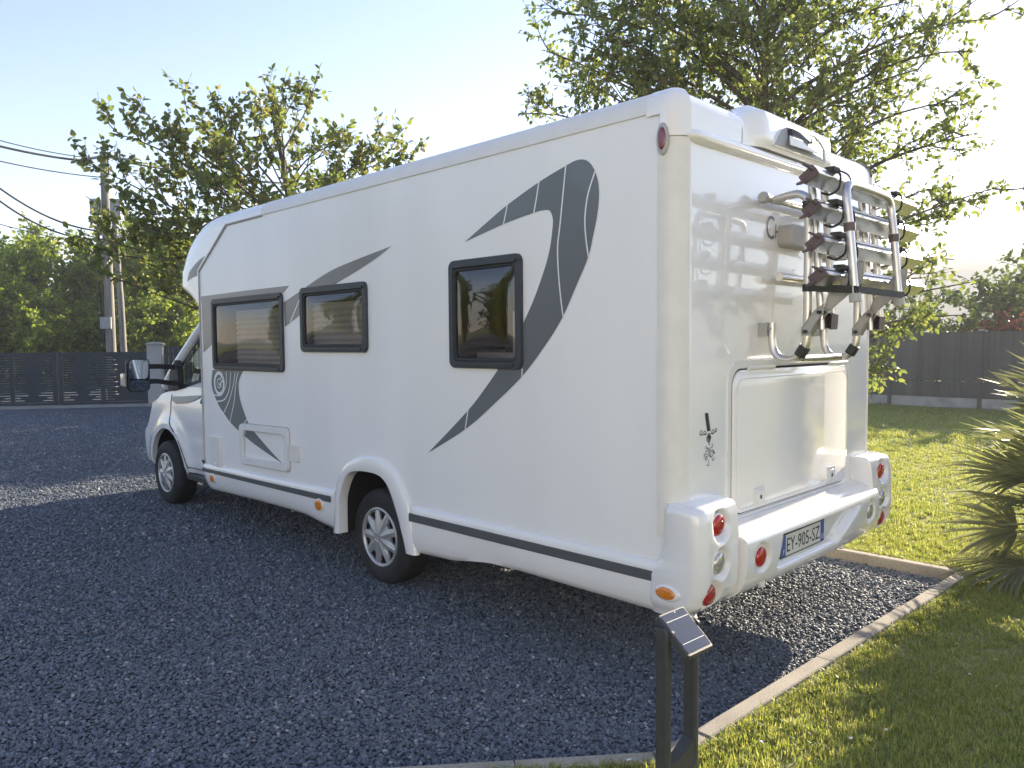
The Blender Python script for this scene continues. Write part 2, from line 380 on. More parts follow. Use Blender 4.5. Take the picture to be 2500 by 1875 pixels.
kerb_run([(-.26, -.25), (-.52, -.215), (-.95, .14), (-2.6, 1.5)], .082, 1)

# ------------------------------------------------------------------ scatter with geometry nodes (stuff only)
def scatter(name, P, rot, scl, protos, mt=None):
    me = bpy.data.meshes.new(name); me.vertices.add(len(P)); me.vertices.foreach_set('co', np.asarray(P, np.float32).ravel())
    a = me.attributes.new('rot', 'FLOAT_VECTOR', 'POINT'); a.data.foreach_set('vector', np.asarray(rot, np.float32).ravel())
    a = me.attributes.new('scl', 'FLOAT_VECTOR', 'POINT'); a.data.foreach_set('vector', np.asarray(scl, np.float32).ravel())
    if mt: me.materials.append(M[mt])
    o = link(name, me)
    c = bpy.data.collections.new(name+'_pieces')
    for q in protos: c.objects.link(bpy.data.objects.new(name+'_piece', q))
    g = bpy.data.node_groups.new(name, 'GeometryNodeTree')
    g.interface.new_socket('Geometry', in_out='INPUT', socket_type='NodeSocketGeometry'); g.interface.new_socket('Geometry', in_out='OUTPUT', socket_type='NodeSocketGeometry')
    N, L = g.nodes, g.links; gi = N.new('NodeGroupInput'); go = N.new('NodeGroupOutput')
    ip = N.new('GeometryNodeInstanceOnPoints'); ci = N.new('GeometryNodeCollectionInfo'); ci.inputs['Collection'].default_value = c
    ci.inputs['Separate Children'].default_value = True; ci.inputs['Reset Children'].default_value = True
    ip.inputs['Pick Instance'].default_value = True
    na = N.new('GeometryNodeInputNamedAttribute'); na.data_type = 'FLOAT_VECTOR'; na.inputs[0].default_value = 'rot'
    nb = N.new('GeometryNodeInputNamedAttribute'); nb.data_type = 'FLOAT_VECTOR'; nb.inputs[0].default_value = 'scl'
    er = N.new('FunctionNodeEulerToRotation'); L.new(na.outputs[0], er.inputs[0])
    L.new(gi.outputs[0], ip.inputs['Points']); L.new(ci.outputs[0], ip.inputs['Instance']); L.new(er.outputs[0], ip.inputs['Rotation']); L.new(nb.outputs[0], ip.inputs['Scale'])
    L.new(ip.outputs[0], go.inputs[0]); md = o.modifiers.new('scatter', 'NODES'); md.node_group = g; return o
def wedge(n, d0, d1, a0, a1, pw=1.):
    r = np.sqrt(d0*d0+(d1*d1-d0*d0)*np.random.rand(n)); a = np.random.uniform(a0, a1, n)
    return CAM[0]+r*np.sin(a), CAM[1]+r*np.cos(a), r
def stones(n=8):
    out = []
    for k in range(n):
        bm = bmesh.new(); bmesh.ops.create_icosphere(bm, subdivisions=1, radius=1.)
        for v in bm.verts: v.co *= random.uniform(.72, 1.18); v.co.x *= 1.15; v.co.z *= .62
        me = bpy.data.meshes.new('stone'); bm.to_mesh(me); bm.free(); me.materials.append(M['stone']); out.append(me)
    return out
A0, A1 = math.radians(-6), math.radians(100)
PX, PY, PS = [], [], []
for d0, d1, dens, s0_, s1_ in ((1.6, 4.6, 5600, .0055, .0125), (4.6, 7.0, 3200, .007, .0135), (7.0, 10.0, 1300, .010, .016), (10.0, 14.5, 560, .011, .018), (14.5, 24., 260, .012, .020)):
    A2 = A1 if d1 < 11 else math.radians(34); area = .5*(A2-A0)*(d1*d1-d0*d0); n = int(area*dens); x, y, r = wedge(n, d0, d1, A0, A2)
    ok = (y > np.interp(x, [p[0] for p in KL[::-1]], [p[1] for p in KL[::-1]])+.006) & ((x < 2.935) | ((y > 8.35) & (x < 8.9))) & (y < 19.4+(4.-x)*.6)
    PX.append(x[ok]); PY.append(y[ok]); PS.append(np.random.uniform(s0_, s1_, ok.sum()))
PX = np.concatenate(PX); PY = np.concatenate(PY); PS = np.concatenate(PS); n = len(PX)
gz = .004+.006*np.random.rand(n)
go_ = scatter('gravel', np.c_[PX, PY, gz], np.random.uniform(0, 6.28, (n, 3))*np.array((.12, .12, 1))+np.random.normal(0, .25, (n, 3)), PS[:, None]*np.random.uniform(.75, 1.3, (n, 3)), stones(), 'stone')
tag(go_, 'loose dark slate chippings covering the parking yard', 'gravel', kind='stuff')
# grass
M['grass'] = island_mat('grass_blade', [(.11, .165, .040), (.18, .25, .062), (.26, .305, .095), (.40, .37, .18)], .5, .5, (1.5, 1.5, .7))
def tuft(nb, h, spread):
    V, Fc = [], []
    for k in range(nb):
        a = random.uniform(0, 6.28); r = spread*random.random()**.5; x, y = r*math.cos(a), r*math.sin(a); hh = h*random.uniform(.55, 1.15)
        t = random.uniform(0, 6.28); ln = random.uniform(.1, .75)*hh; w = random.uniform(.0018, .0034); wx, wy = -math.sin(t)*w, math.cos(t)*w; b = len(V)
        V += [(x-wx, y-wy, 0), (x+wx, y+wy, 0), (x-wx*.8+math.cos(t)*ln*.35, y-wy*.8+math.sin(t)*ln*.35, hh*.6), (x+wx*.8+math.cos(t)*ln*.35, y+wy*.8+math.sin(t)*ln*.35, hh*.6), (x+math.cos(t)*ln, y+math.sin(t)*ln, hh*(.95 if ln < .4*hh else .8))]
        Fc += [(b, b+1, b+3, b+2), (b+2, b+3, b+4)]
    me = bpy.data.meshes.new('tuft'); me.from_pydata(V, [], Fc); me.materials.append(M['grass']); return me
tufts = [tuft(16, .034, .035) for _ in range(6)]+[tuft(12, .050, .035) for _ in range(2)]
PX, PY, PS = [], [], []
B0, B1 = math.radians(38), math.radians(125)
def on_lawn(x, y):
    ky = np.interp(x, [p[0] for p in KL[::-1]], [p[1] for p in KL[::-1]])
    return (x > 3.055) | ((y < ky-.112) & (x <= 3.055))
for d0, d1, dens, sc in ((1.3, 4.4, 1500, 1.), (4.4, 7.5, 800, 1.1), (7.5, 13., 300, 1.35), (13., 22., 110, 1.9)):
    area = .5*(B1-B0)*(d1*d1-d0*d0); n = int(area*dens); x, y, r = wedge(n, d0, d1, B0, B1); ok = on_lawn(x, y) & (x < 17.1)
    PX.append(x[ok]); PY.append(y[ok]); PS.append(np.random.uniform(.6, 1.15, ok.sum())*sc)
kx = np.random.uniform(-2.5, 2.95, 2600); ko = .122+np.abs(np.random.normal(0, .02, 2600))            # longer blades left by the mower along the edging
PX.append(kx); PY.append(np.interp(kx, [p[0] for p in KL[::-1]], [p[1] for p in KL[::-1]])-ko); PS.append(np.random.uniform(.6, 1.15, 2600))
ky_ = np.random.uniform(-.35, 7.5, 2200); PX.append(3.055+np.abs(np.random.normal(0, .02, 2200))); PY.append(ky_); PS.append(np.random.uniform(.6, 1.15, 2200))
PX = np.concatenate(PX); PY = np.concatenate(PY); PS = np.concatenate(PS); n = len(PX)
patch = .75+.45*(np.sin(PX*2.1+np.sin(PY*1.7)*1.3)*np.sin(PY*2.7+PX*.6)*.5+.5)
rot = np.random.normal(0, .12, (n, 3)); rot[:, 2] = np.random.uniform(0, 6.28, n)
sc3 = np.c_[PS, PS, PS*patch]
tag(scatter('grass', np.c_[PX, PY, np.full(n, ZL-.004)], rot, sc3, tufts, 'grass'), 'short mown grass with fine blades over the lawn', 'grass', kind='stuff')
# daisies
dm = mat('daisy_white', (.75, .75, .72), .7)
V = [(0, 0, .006)]+[(.011*math.cos(k*math.pi/5), .011*math.sin(k*math.pi/5), .004+.002*(k % 2)) for k in range(10)]
me = bpy.data.meshes.new('daisy'); me.from_pydata(V, [], [(0, 1+k, 1+(k+1) % 10) for k in range(10)]); me.materials.append(dm)
x, y, r = wedge(330, 1.6, 8, B0, B1); ok = on_lawn(x, y) & (y < 1.0) & ((y < -.5) | (np.random.rand(330) < .3)); x, y = x[ok], y[ok]; n = len(x)
tag(scatter('daisy', np.c_[x, y, ZL+.030+.014*np.random.rand(n)], np.random.normal(0, .35, (n, 3)), np.repeat(np.random.uniform(.5, 1.0, (n, 1)), 3, 1), [me]), 'tiny white daisies dotted through the short grass', 'daisy', kind='stuff')
# ================================================================== MOTORHOME
MH = empty('motorhome', (1.175, 3.6, 0))
tag(MH, 'white coachbuilt motorhome with slate grey swoosh decals parked on dark gravel', 'motorhome')
W, ZT, RR = 2.35, 2.89, .10
C2, C3, C4, C5, C6 = (300, 450, 2.0743), (800, 1050, 2.458), (1000, 350, 2.0743), (500, 950, 5.53), (1550, 850, 2.37)
CAB = (300, 700, 3.016)
winA = (3.66, 4.97, 1.495, 2.135); winB = (2.487, 3.377, 1.66, 2.15); winC = (.997, 1.607, 1.572, 2.212)
WINS = (winA, winB, winC)
notch = [(2.03,.58),(2.08,.70),(2.17,.80),(2.31,.86),(2.60,.865),(2.74,.83),(2.85,.72),(2.88,.58)]
def wall_outline(): return [(RR,.58)]+notch+[(5.25,.58),(5.255,2.117),(5.25,2.42),(4.64,ZT-RR),(RR,ZT-RR)]
def arc(n=8): return [math.pi/2*i/n for i in range(n+1)]
# --- flat side walls with window openings
m = MB(); holes = [rrect(a+.035, b-.035, c+.035, d-.035, .05) for a, b, c, d in WINS]
m.poly([wall_outline()]+holes, lambda y, z: (0, y, z)); m.build('side_wall', 'side', MH)
m = MB(); m.poly([wall_outline()], lambda y, z: (W, y, z)); m.build('side_wall', 'side', MH)
# --- roof and its quarter-round edges
m = MB()
m.add([(RR,RR,ZT),(W-RR,RR,ZT),(W-RR,4.64,ZT),(RR,4.64,ZT)], [(0,1,2,3)])
for sx in (0, 1):
    X = (lambda x: x) if sx == 0 else (lambda x: W-x)
    m.grid([[(X(RR-RR*math.cos(t)), y, ZT-RR+RR*math.sin(t)) for t in arc()] for y in (RR, 4.64)])
m.build('roof', 'gel', MH, 40)
# --- rear wall, its upper curve and corners
m = MB()
m.add([(RR,0,.5),(W-RR,0,.5),(W-RR,0,ZT-RR),(RR,0,ZT-RR)], [(0,1,2,3)])
m.grid([[(x, RR-RR*math.cos(t), ZT-RR+RR*math.sin(t)) for t in arc()] for x in (RR, W-RR)])
for sx in (0, 1):
    X = (lambda x: x) if sx == 0 else (lambda x: W-x)
    m.grid([[(X(RR-RR*math.cos(t)), RR-RR*math.sin(t), z) for t in arc()] for z in (.55, ZT-RR)])
    m.grid([[(X(RR-RR*math.cos(t)*math.cos(p)), RR-RR*math.sin(t)*math.cos(p), ZT-RR+RR*math.sin(p)) for t in arc()] for p in arc()])
m.build('rear_wall', 'gel', MH, 40)
# --- underside, front bulkhead, chassis
m = MB()
for a, y0, y1 in ((.02, .02, 1.94), (.47, 1.94, 2.99), (.02, 2.99, 5.24)): m.add([(a,y0,.5),(W-a,y0,.5),(W-a,y1,.5),(a,y1,.5)], [(0,1,2,3)])
m.build('floor_pan', 'under', MH)
m = MB(); m.add([(.0,5.25,.5),(W,5.25,.5),(W,5.25,2.15),(.0,5.25,2.15)], [(0,1,2,3)])
m.build('front_bulkhead', 'side', MH)
m = MB()
for x in (.62, 1.62): m.box((x, .25, .36), (x+.11, 6.9, .50))
m.box((.32, 2.44, .28), (2.03, 2.54, .38)); m.box((.32, 6.44, .26), (2.03, 6.54, .36)); m.box((.75, 3.2, .30), (1.6, 4.9, .5))
m.build('chassis', 'under', MH)
m = MB(); m.tube([(.35, 4.13, .42), (.30, 4.13, .33), (.29, 4.12, .25)], .018, 8); m.build('drain_pipe', 'greyplastic', MH, 40)
# --- roof rails, corner castings, corner trims (8 mm proud of the shell)
PR = RR+.009
for sx in (0, 1):
    X = (lambda x: x) if sx == 0 else (lambda x: W-x)
    def edge(y0, y1, extra=.012):
        prof = [(RR-RR, ZT-RR-extra), (RR-PR, ZT-RR-extra)]+[(RR-PR*math.cos(t), ZT-RR+PR*math.sin(t)) for t in arc()]+[(RR+extra, ZT-RR+PR), (RR+extra, ZT)]
        return [[(X(a), y, b) for a, b in prof] for y in (y0, y1)]
    m = MB(); m.loops(edge(.178, 3.968)); m.build('roof_rail', 'plastic', MH, 30)
    m = MB(); m.loops(edge(3.974, 4.64)); m.build('roof_rail', 'gel', MH, 30)
    m = MB()     # rear corner casting
    PC = RR+.013
    pr = lambda t, p: (X(RR-PC*math.cos(t)*math.cos(p)), RR-PC*math.sin(t)*math.cos(p), ZT-RR+PC*math.sin(p))
    m.grid([[pr(t, p) for t in [math.radians(a) for a in range(0, 79, 6)]] for p in arc(12)])
    prof = [(RR-PC, ZT-RR-.025)]+[(RR-PC*math.cos(t), ZT-RR+PC*math.sin(t)) for t in arc()]+[(RR+.012, ZT-RR+PC), (RR+.012, ZT)]
    m.grid([[(X(a), y, b) for a, b in prof] for y in (RR, .176)])
    zz = (ZT-RR-.13, ZT-RR)
    tl = [math.radians(a) for a in range(0, 79, 6)]
    m.grid([[(X(0), RR+.012, z)]+[(X(RR-PC*math.cos(t)), RR-PC*math.sin(t), z) for t in tl]+[(X(RR-RR*math.cos(tl[-1])), RR-RR*math.sin(tl[-1]), z)] for z in zz])
    m.build('corner_casting', 'gel', MH, 40)
    m = MB(); PT = RR+.007
    m.grid([[(X(.001), RR+.02, z), (X(-.007), RR+.016, z)]+[(X(RR-PT*math.cos(t)), RR-PT*math.sin(t), z) for t in tl]+[(X(RR-RR*math.cos(tl[-1])), RR-RR*math.sin(tl[-1]), z)] for z in (.80, ZT-RR-.133)])
    m.build('corner_trim', 'cream', MH, 40)
    m = MB(); m.tube([(X(-.004), 3.974, 2.776), (X(-.006), 4.64, 2.774), (X(-.004), 5.245, 2.412), (X(-.004), 5.25, 2.10), (X(-.004), 5.246, .62)], .010, 8)
    m.build('edge_moulding', 'seal', MH, 40)
# --- front cap above the cab
def cap_pt(t, z):
    zz = [2.09, 2.13, 2.20, 2.29, 2.36, 2.48, 2.58, 2.66, 2.73, 2.79, 2.84, 2.87, 2.89, 2.90]
    yn = [5.30, 5.46, 5.74, 6.09, 6.06, 6.04, 6.01, 5.95, 5.84, 5.70, 5.50, 5.28, 4.95, 4.66]
    y0 = 5.25 if z <= 2.42 else 5.25-(z-2.42)/(ZT-RR-2.42)*.61 if z <= ZT-RR else 4.64
    dx = 0 if z <= ZT-RR else (RR-math.sqrt(max(0, PR*PR-min(PR, z-(ZT-RR))**2)))
    if z >= 2.899: dx = RR
    Y = np.interp(z, zz, yn); th = math.pi*t; n = 4.0
    c = math.copysign(abs(math.cos(th))**(2/n), math.cos(th)); s = abs(math.sin(th))**(2/n)
    a = W/2-dx+(.009 if z <= ZT-RR else 0)
    return (W/2-a*c, y0+(Y-y0)*s, z)
zs = [2.09, 2.11, 2.13, 2.16, 2.20, 2.24, 2.29, 2.32, 2.36, 2.42, 2.48, 2.53, 2.58, 2.62, 2.66, 2.70, 2.73, 2.76, 2.79, 2.815, 2.84, 2.858, 2.87, 2.882, 2.89, 2.896, 2.899]
ts = [(1-math.cos(math.pi*k/40))/2 for k in range(41)]
ts = sorted(set(ts+[.004, .012, .02, .03, .988, .996]))
m = MB(); m.grid([[cap_pt(t, z) for t in ts] for z in zs])
m.add([cap_pt(t, 2.09) for t in ts], [tuple(range(len(ts)))])
m.add([cap_pt(t, 2.899) for t in ts], [tuple(range(len(ts)))])
m.build('front_cap', 'gel', MH, 50)
def cap_patch(name, corners, mt, d=.003, n=9):   # corners (t, z), a triangle on the cap
    (a, b, c) = [np.array(p) for p in corners]; m = MB(); R = []
    for i in range(n+1):
        row = []
        for j in range(n+1):
            q = a+(b-a)*i/n*(1-j/n)+(c-a)*(i/n)*(j/n); p = np.array(cap_pt(q[0], q[1]))
            o = p-np.array((W/2, 4.9, 2.4)); o /= np.linalg.norm(o); row.append(p+o*d)
        R.append(row)
    m.grid(R); m.build(name, mt, MH, 60)
cap_patch('cap_decal', [(.0004, 2.54), (.034, 2.33), (.0004, 2.37)], 'decal')
# --- windows
def window(q, blind):
    a, b, c, d = q; o = [(y, z) for y, z in rrect(a, b, c, d, .045)]
    m = MB(); m.ring(o, rrect(a+.037, b-.037, c+.042, d-.046, .035), SM, -.01, .022, .005); fr = m.build('window', 'wframe', MH, 40)
    m = MB(); m.ring(rrect(a+.037, b-.037, c+.043, d-.047, .034), rrect(a+.052, b-.052, c+.060, d-.064, .03), SM, -.012, .015, .003); m.build('gasket', 'black', fr, 40)
    m = MB(); m.box((-.036, a+.03, d-.046), (-.022, b-.03, d-.030)); m.build('hinge_rail', 'wframe', fr)
    m = MB(); m.box((-.033, a+.06, c+.014), (-.022, b-.06, c+.028)); m.build('lower_rail', 'wframe', fr)
    ny, nz = 24, 18; P = []
    for i in range(nz+1):
        row = []
        for j in range(ny+1):
            u, v = j/ny, i/nz; e = (1-abs(2*u-1)**4)*(1-abs(2*v-1)**4)
            wob = .0007*math.sin(9*u+3*v)*math.sin(7*v+1)
            row.append(SM(a+.048+(b-a-.096)*u, c+.055+(d-c-.115)*v, .004+.016*e+wob))
        P.append(row)
    m = MB(); m.grid(P); m.build('pane', 'pane', fr, 80)
    m = MB(); y0, y1, z0, z1 = a-.05, b+.05, c-.05, d+.05
    m.add([(.5,y0,z0),(.5,y1,z0),(.5,y1,z1),(.5,y0,z1),(.002,y0,z0),(.002,y1,z0),(.002,y1,z1),(.002,y0,z1)], [(0,1,2,3),(0,1,5,4),(1,2,6,5),(2,3,7,6),(3,0,4,7)])
    m.build('interior_reveal', 'interior', fr, None, True)
    if blind:
        ya, yb, za, zb = blind; k = int((zb-za)/.022); m = MB()
        m.grid([[(.06+(.012 if i % 2 else 0), y, za+(zb-za)*i/k) for y in (ya, yb)] for i in range(k+1)]); m.build('blind', 'blind', fr)
    return fr
window(winA, (3.72, 4.64, 1.555, 2.02)); window(winB, (2.55, 3.32, 1.715, 2.03)); fc = window(winC, None)
m = MB(); m.box((.10, 1.05, 1.60), (.14, 1.18, 1.90)); m.box((.2, 1.2, 1.58), (.3, 1.6, 1.66)); m.build('curtain', 'blind', fc)
# --- decals on the left wall (outlines in metres along and up the wall)
def decal(pts, name, mt, d=.0022):
    m = MB(); m.poly([pts], lambda y, z: SM(y, z, d)); return m.build(name, mt, MH)
outer = crop(*C4, [(280,500),(395,398),(495,313),(655,197),(790,115),(840,88),(880,82),(910,95),(935,130),(955,190),(960,270),(950,370),(930,470),(905,578),(850,710),(775,882),(690,1020),(575,1175),(440,1310),(285,1447),(95,1567)], side)
in1 = crop(*C4, [(95,1567),(290,1360),(380,1245),(446,1150)], side)
in2 = crop(*C4, [(448,1134),(566,1126),(570,924)], side)          # runs under the window frame
in3 = crop(*C4, [(582,900),(630,790),(680,650),(710,540),(725,430),(726,380),(712,343),(685,338),(630,352),(475,410),(280,500)], side)
sw = decal(catmull(outer, 5)+catmull(in1, 5)[1:]+in2+catmull(in3, 5)[:-1], 'swoosh_decal', 'decal')
def pin(c, pts, w=.0085, par=None):
    m = MB(); m.ribbon(catmull(crop(*c, pts, side), 6), w, SM, .0036); m.build('pinstripe', 'white_line', par)
for p in ([(497,308),(488,360),(476,414)], [(657,194),(645,275),(630,358)], [(793,112),(765,400),(752,520),(755,640),(765,760),(780,884)],
          [(942,140),(905,260),(890,380),(895,480),(909,582)], [(573,1140),(570,1184)], [(298,1350),(283,1452)]): pin(C4, p, .009, sw)
tr = decal(crop(*C2, [(398,568),(620,539),(843,513),(815,548),(452,594),(459,803),(410,853)], side), 'window_surround_decal', 'decal2')
sp = decal(catmull(crop(*C2, [(1360,313),(1180,383),(1050,440),(930,518)], side), 5)+crop(*C2, [(940,540),(1078,522)], side)+catmull(crop(*C2, [(1085,500),(1200,430),(1290,370),(1360,313)], side), 5)[:-1], 'spear_decal', 'decal2')
decal(crop(*C2, [(916,530),(815,598),(822,722),(918,646)], side), 'spear_decal', 'decal2')
pin(C2, [(898,578),(850,697)], .012, sp)
hk = decal(catmull(crop(*C2, [(455,940),(450,1010),(465,1070),(490,1125),(520,1170),(545,1205),(600,1260),(680,1325),(810,1415)], side), 5)+catmull(crop(*C2, [(810,1415),(740,1340),(660,1245),(635,1205),(600,1110),(587,1040),(590,990),(612,940)], side), 5)[1:], 'hook_decal', 'decal')
for p in ([(462,1066),(500,1066),(524,1015),(525,950)], [(477,1099),(515,1090),(540,1040),(548,950)], [(511,1160),(540,1095),(560,1020),(571,950)], [(544,1203),(565,1100),(575,1000),(587,950)], [(615,1212),(632,1186)]): pin(C2, p, .012, hk)
ec = side(300+490/2.0743, 450+1008/2.0743); ea, eb = .112, .112
def ell(k, a0=0, a1=360, n=40): return [(ec[0]-ea*k*math.cos(math.radians(a0+(a1-a0)*i/n)), ec[1]+eb*k*math.sin(math.radians(a0+(a1-a0)*i/n))) for i in range(n+1)]
m = MB(); m.poly([ell(1.)[:-1]], lambda y, z: SM(y, z, .0040)); em = m.build('emblem', 'white_line', hk)
m = MB(); m.ribbon(ell(.56, -300, 10), .034, SM, .0054); m.build('emblem_ring', 'decal', hk)
m = MB(); m.ribbon(ell(.22, 20, 300), .022, SM, .0054); m.ribbon([(ec[0], ec[1]), (ec[0]-.07, ec[1]+.05)], .018, SM, .0062); m.build('emblem_mark', 'decal', hk)
# --- skirts with the grey strip
ZS = [(.1, .622), (2.04, .608), (2.96, .585), (5.25, .545)]
def ztop(y): return lerp([(.1,.660),(2.04,.645),(2.96,.622),(5.25,.582)], y)
ZB = [(.1,.423),(.6,.423),(1.04,.424),(1.3,.418),(1.48,.392),(1.64,.366),(1.96,.350),(2.95,.336),(3.16,.352),(3.38,.380),(3.7,.382),(4.2,.376),(5.07,.352),(5.25,.352)]
def skirt(y0, y1, mp, front=False):
    n = int((y1-y0)/.06)+1; L = []
    for i in range(n+1):
        y = y0+(y1-y0)*i/n; zt = ztop(y); zb = lerp(ZB, y); k = 1.
        if front: k = sstep(5.25, 5.10, y); zb = zb+(.12)*(1-math.sqrt(max(0, 1-(1-k)**2)) if k < 1 else 0)
        dip = .012*math.exp(-((y-1.35)/.22)**2)
        prof = [(-.01, zt+.022), (.008, zt+.020), (.020, zt+.012), (.027, zt), (.029, zt-.02), (.030-dip*.3, zb+.16), (.028-dip, zb+.10), (.018-dip, zb+.045), (.0, zb+.012), (-.03, zb), (-.12, zb+.012), (-.12, zt)]
        L.append([mp(y, z, d) for d, z in prof])
    m = MB(); m.loops(L); return m.build('skirt', 'gel', MH, 50)
for mp in (SM, SR):
    s1 = skirt(.10, 1.99, mp); s2 = skirt(2.93, 5.25, mp, True)
    for s_, y0, y1 in ((s1, .118, 2.02), (s2, 2.965, 5.238)):
        m = MB(); n = 30; rows = [[], [], [], []]
        for i in range(n+1):
            y = y0+(y1-y0)*i/n; zt = lerp([(.118,.634),(2.04,.620),(2.96,.597),(5.24,.557)], y); zb = zt-lerp([(.118,.052),(2.04,.056),(2.96,.050),(5.24,.036)], y)
            for r_, (d, z) in zip(rows, ((.028, zt), (.0335, zt-.003), (.0335, zb+.003), (.028, zb))): r_.append(mp(y, z, d))
        m.grid(rows); m.build('trim_strip', 'strip', s_, 40)
def lens(name, f, rx, ry, h, mt, par=None, n=24):   # an oval domed lens; f(a, b, h)
    m = MB(); m.lathe([(1.0, -.002), (1.0, h*.35), (.93, h*.7), (.7, h*.9), (.35, h), (.02, h*1.02)], lambda a, b, hh: f(a*rx, b*ry, hh), n); return m.build(name, mt, par or MH, 50)
for (y, z, rx, ry) in ((4.999, .484, .045, .040), (3.125, .510, .052, .042)):
    m = MB(); m.lathe([(1.18, 0), (1.15, .010), (1.0, .014)], lambda a, b, hh: SM(y+a*rx, z+b*ry, .029+hh), 24); h_ = m.build('side_marker', 'plastic', MH, 40)
    lens('lens', lambda a, b, hh: SM(y+a, z+b, .036+hh), rx, ry, .014, 'amber', h_)
    m = MB(); m.tube([SM(y, z-ry*.7, .052), SM(y, z+ry*.7, .052)], .004, 6); m.build('lens_rib', 'amber', h_)
# --- rear wheel arch flare and well
ao = resample(catmull([(2.955,.325),(2.93,.55),(2.915,.69),(2.795,.842),(2.61,.926),(2.40,.942),(2.23,.897),(2.12,.808),(2.045,.685),(1.99,.48),(1.965,.345)], 8), 60)
ai = resample(catmull([(2.865,.335),(2.865,.50),(2.85,.62),(2.755,.775),(2.62,.822),(2.40,.828),(2.29,.790),(2.215,.695),(2.15,.569),(2.09,.43),(2.062,.345)], 8), 60)
for mp in (SM, SR):
    L = []
    for (o, i) in zip(ao, ai):
        o, i = np.array(o), np.array(i); q = lambda k: o+(i-o)*k
        L.append([mp(*q(0), -.01), mp(*q(0), .012), mp(*q(.06), .022), mp(*q(.15), .029), mp(*q(.55), .032), mp(*q(.85), .032), mp(*q(.97), .029), mp(*q(1.), .022), mp(*q(1.0), -.045), mp(*q(.93), -.045)])
    m = MB(); m.loops(L); m.build('wheel_arch', 'gel', MH, 50)
    m = MB(); wl = [tuple(np.array(i)+(np.array(i)-(2.45,.4))*.05) for i in ai]
    m.grid([[mp(*p, d) for p in wl] for d in (-.02, -.45)]); m.poly([wl], lambda y, z: mp(y, z, -.45)); m.build('wheel_well', 'under', MH)
# --- wheels
def wheel(y, mp, rad=.345):
    f = lambda a, b, h: mp(y+a, rad+b, h-.10)
    m = MB(); m.lathe([(.205,-.02),(.212,.0),(.225,.008),(.26,.012),(.30,.008),(.322,-.002),(.336,-.018),(.343,-.04),(.345,-.075),(.345,-.14),(.343,-.175),(.333,-.20),(.30,-.218),(.22,-.215),(.205,-.20)], f, 64, False)
    ty = m.build('wheel', 'rubber', MH, 40)
    m = MB()
    for h in (-.055, -.09, -.125, -.16): m.lathe([(.3455, h-.004), (.3462, h), (.3455, h+.004)], f, 64, False)
    m.build('tread_groove', 'under', ty)
    m = MB()
    for h, r_ in ((.0125, .262), (.0105, .285)): m.lathe([(r_-.003, h-.002), (r_, h+.002), (r_+.003, h-.002)], f, 64, False)
    m.build('sidewall_ridge', 'rubber', ty, 60)
    m = MB(); m.lathe([(.204,-.03),(.19,-.05),(.12,-.045),(.02,-.03)], f, 40); m.build('rim', 'steel', ty, 40)
    m = MB(); m.lathe([(.213,-.004),(.213,.007),(.206,.012),(.196,.010),(.190,.0),(.188,-.012)], f, 64, False)
    cv = m.build('wheel_cover', 'silver', ty, 50)
    m = MB(); N = 9; P = [[], [], []]
    K = 12
    for k in range(N*K):
        u = (k % K)/K; th = 2*math.pi*k/(N*K)
        tip = 1-abs(2*u-1)                # 0 at spoke centre, 1 between spokes
        rr = .195-.066*sstep(.30, .72, tip)
        ridge = .006*(1-sstep(0, .16, tip))
        P[0].append(f(rr*math.cos(th), rr*math.sin(th), -.016)); P[1].append(f(rr*math.cos(th), rr*math.sin(th), .001+ridge*.4))
        r2 = rr*.62; P[2].append(f(r2*math.cos(th), r2*math.sin(th), .012+ridge))
    P.append([f(.030*math.cos(2*math.pi*k/(N*K)), .030*math.sin(2*math.pi*k/(N*K)), .021) for k in range(N*K)])
    m.loops(P, True, False); m.add(P[-1], [tuple(range(N*K))]); m.build('spoke_star', 'silver', cv, 28)
    m = MB(); m.lathe([(.033,.020),(.031,.026),(.026,.025),(.022,.023),(.002,.025)], f, 24); m.build('hub_cap', 'silver', cv, 40)
for mp in (SM, SR): wheel(2.536, mp); wheel(6.492, mp)
# --- small fittings on the left wall
svc = rrect(3.612, 4.462, .690, 1.040, .04)
shear = lambda y, z, d: SM(y, z+(4.04-y)*.0225, d)
m = MB(); m.ring(svc, rrect(3.668, 4.398, .748, .985, .03), shear, 0, .026, .009, .003); sd_ = m.build('service_door', 'plastic', MH, 45)
m = MB(); m.ring(rrect(3.604, 4.470, .682, 1.048, .045), rrect(3.614, 4.460, .692, 1.038, .04), shear, 0, .004, .001); m.build('door_seal', 'seal', sd_)
for yc in (4.412, 3.668):
    m = MB(); m.plate([(yc+.036*math.cos(a*math.pi/12), .972+.036*math.sin(a*math.pi/12)) for a in range(24)], shear, .002, .024, .005); l_ = m.build('lock', 'plastic', sd_, 40)
    m = MB(); m.plate([(yc+.006*math.cos(a*math.pi/6), .972+.010*math.sin(a*math.pi/6)) for a in range(12)], shear, .020, .0255); m.build('keyhole', 'ink', l_)
m = MB(); m.plate(rrect(4.856, 5.095, .603, .872, .012), SM, -.002, .022, .004); fb = m.build('inlet_cover', 'plastic', MH, 40)
m = MB(); m.plate(rrect(4.852, 4.918, .600, .876, .010), SM, -.002, .030, .006); m.build('cover_rim', 'plastic', fb, 40)
m = MB(); m.plate(rrect(4.92, 4.985, .612, .632, .008), SM, .01, .036, .006); m.build('cover_catch', 'plastic', fb, 40)
m = MB(); m.plate(rrect(3.456, 3.600, .792, .922, .010), SM, -.002, .020, .004); dk = m.build('door_catch', 'cream', MH, 40)
m = MB(); m.plate(rrect(3.466, 3.590, .900, .926, .008), SM, -.002, .026, .004); m.build('catch_hook', 'cream', dk, 40)
yr_, zr_ = .073, 2.650
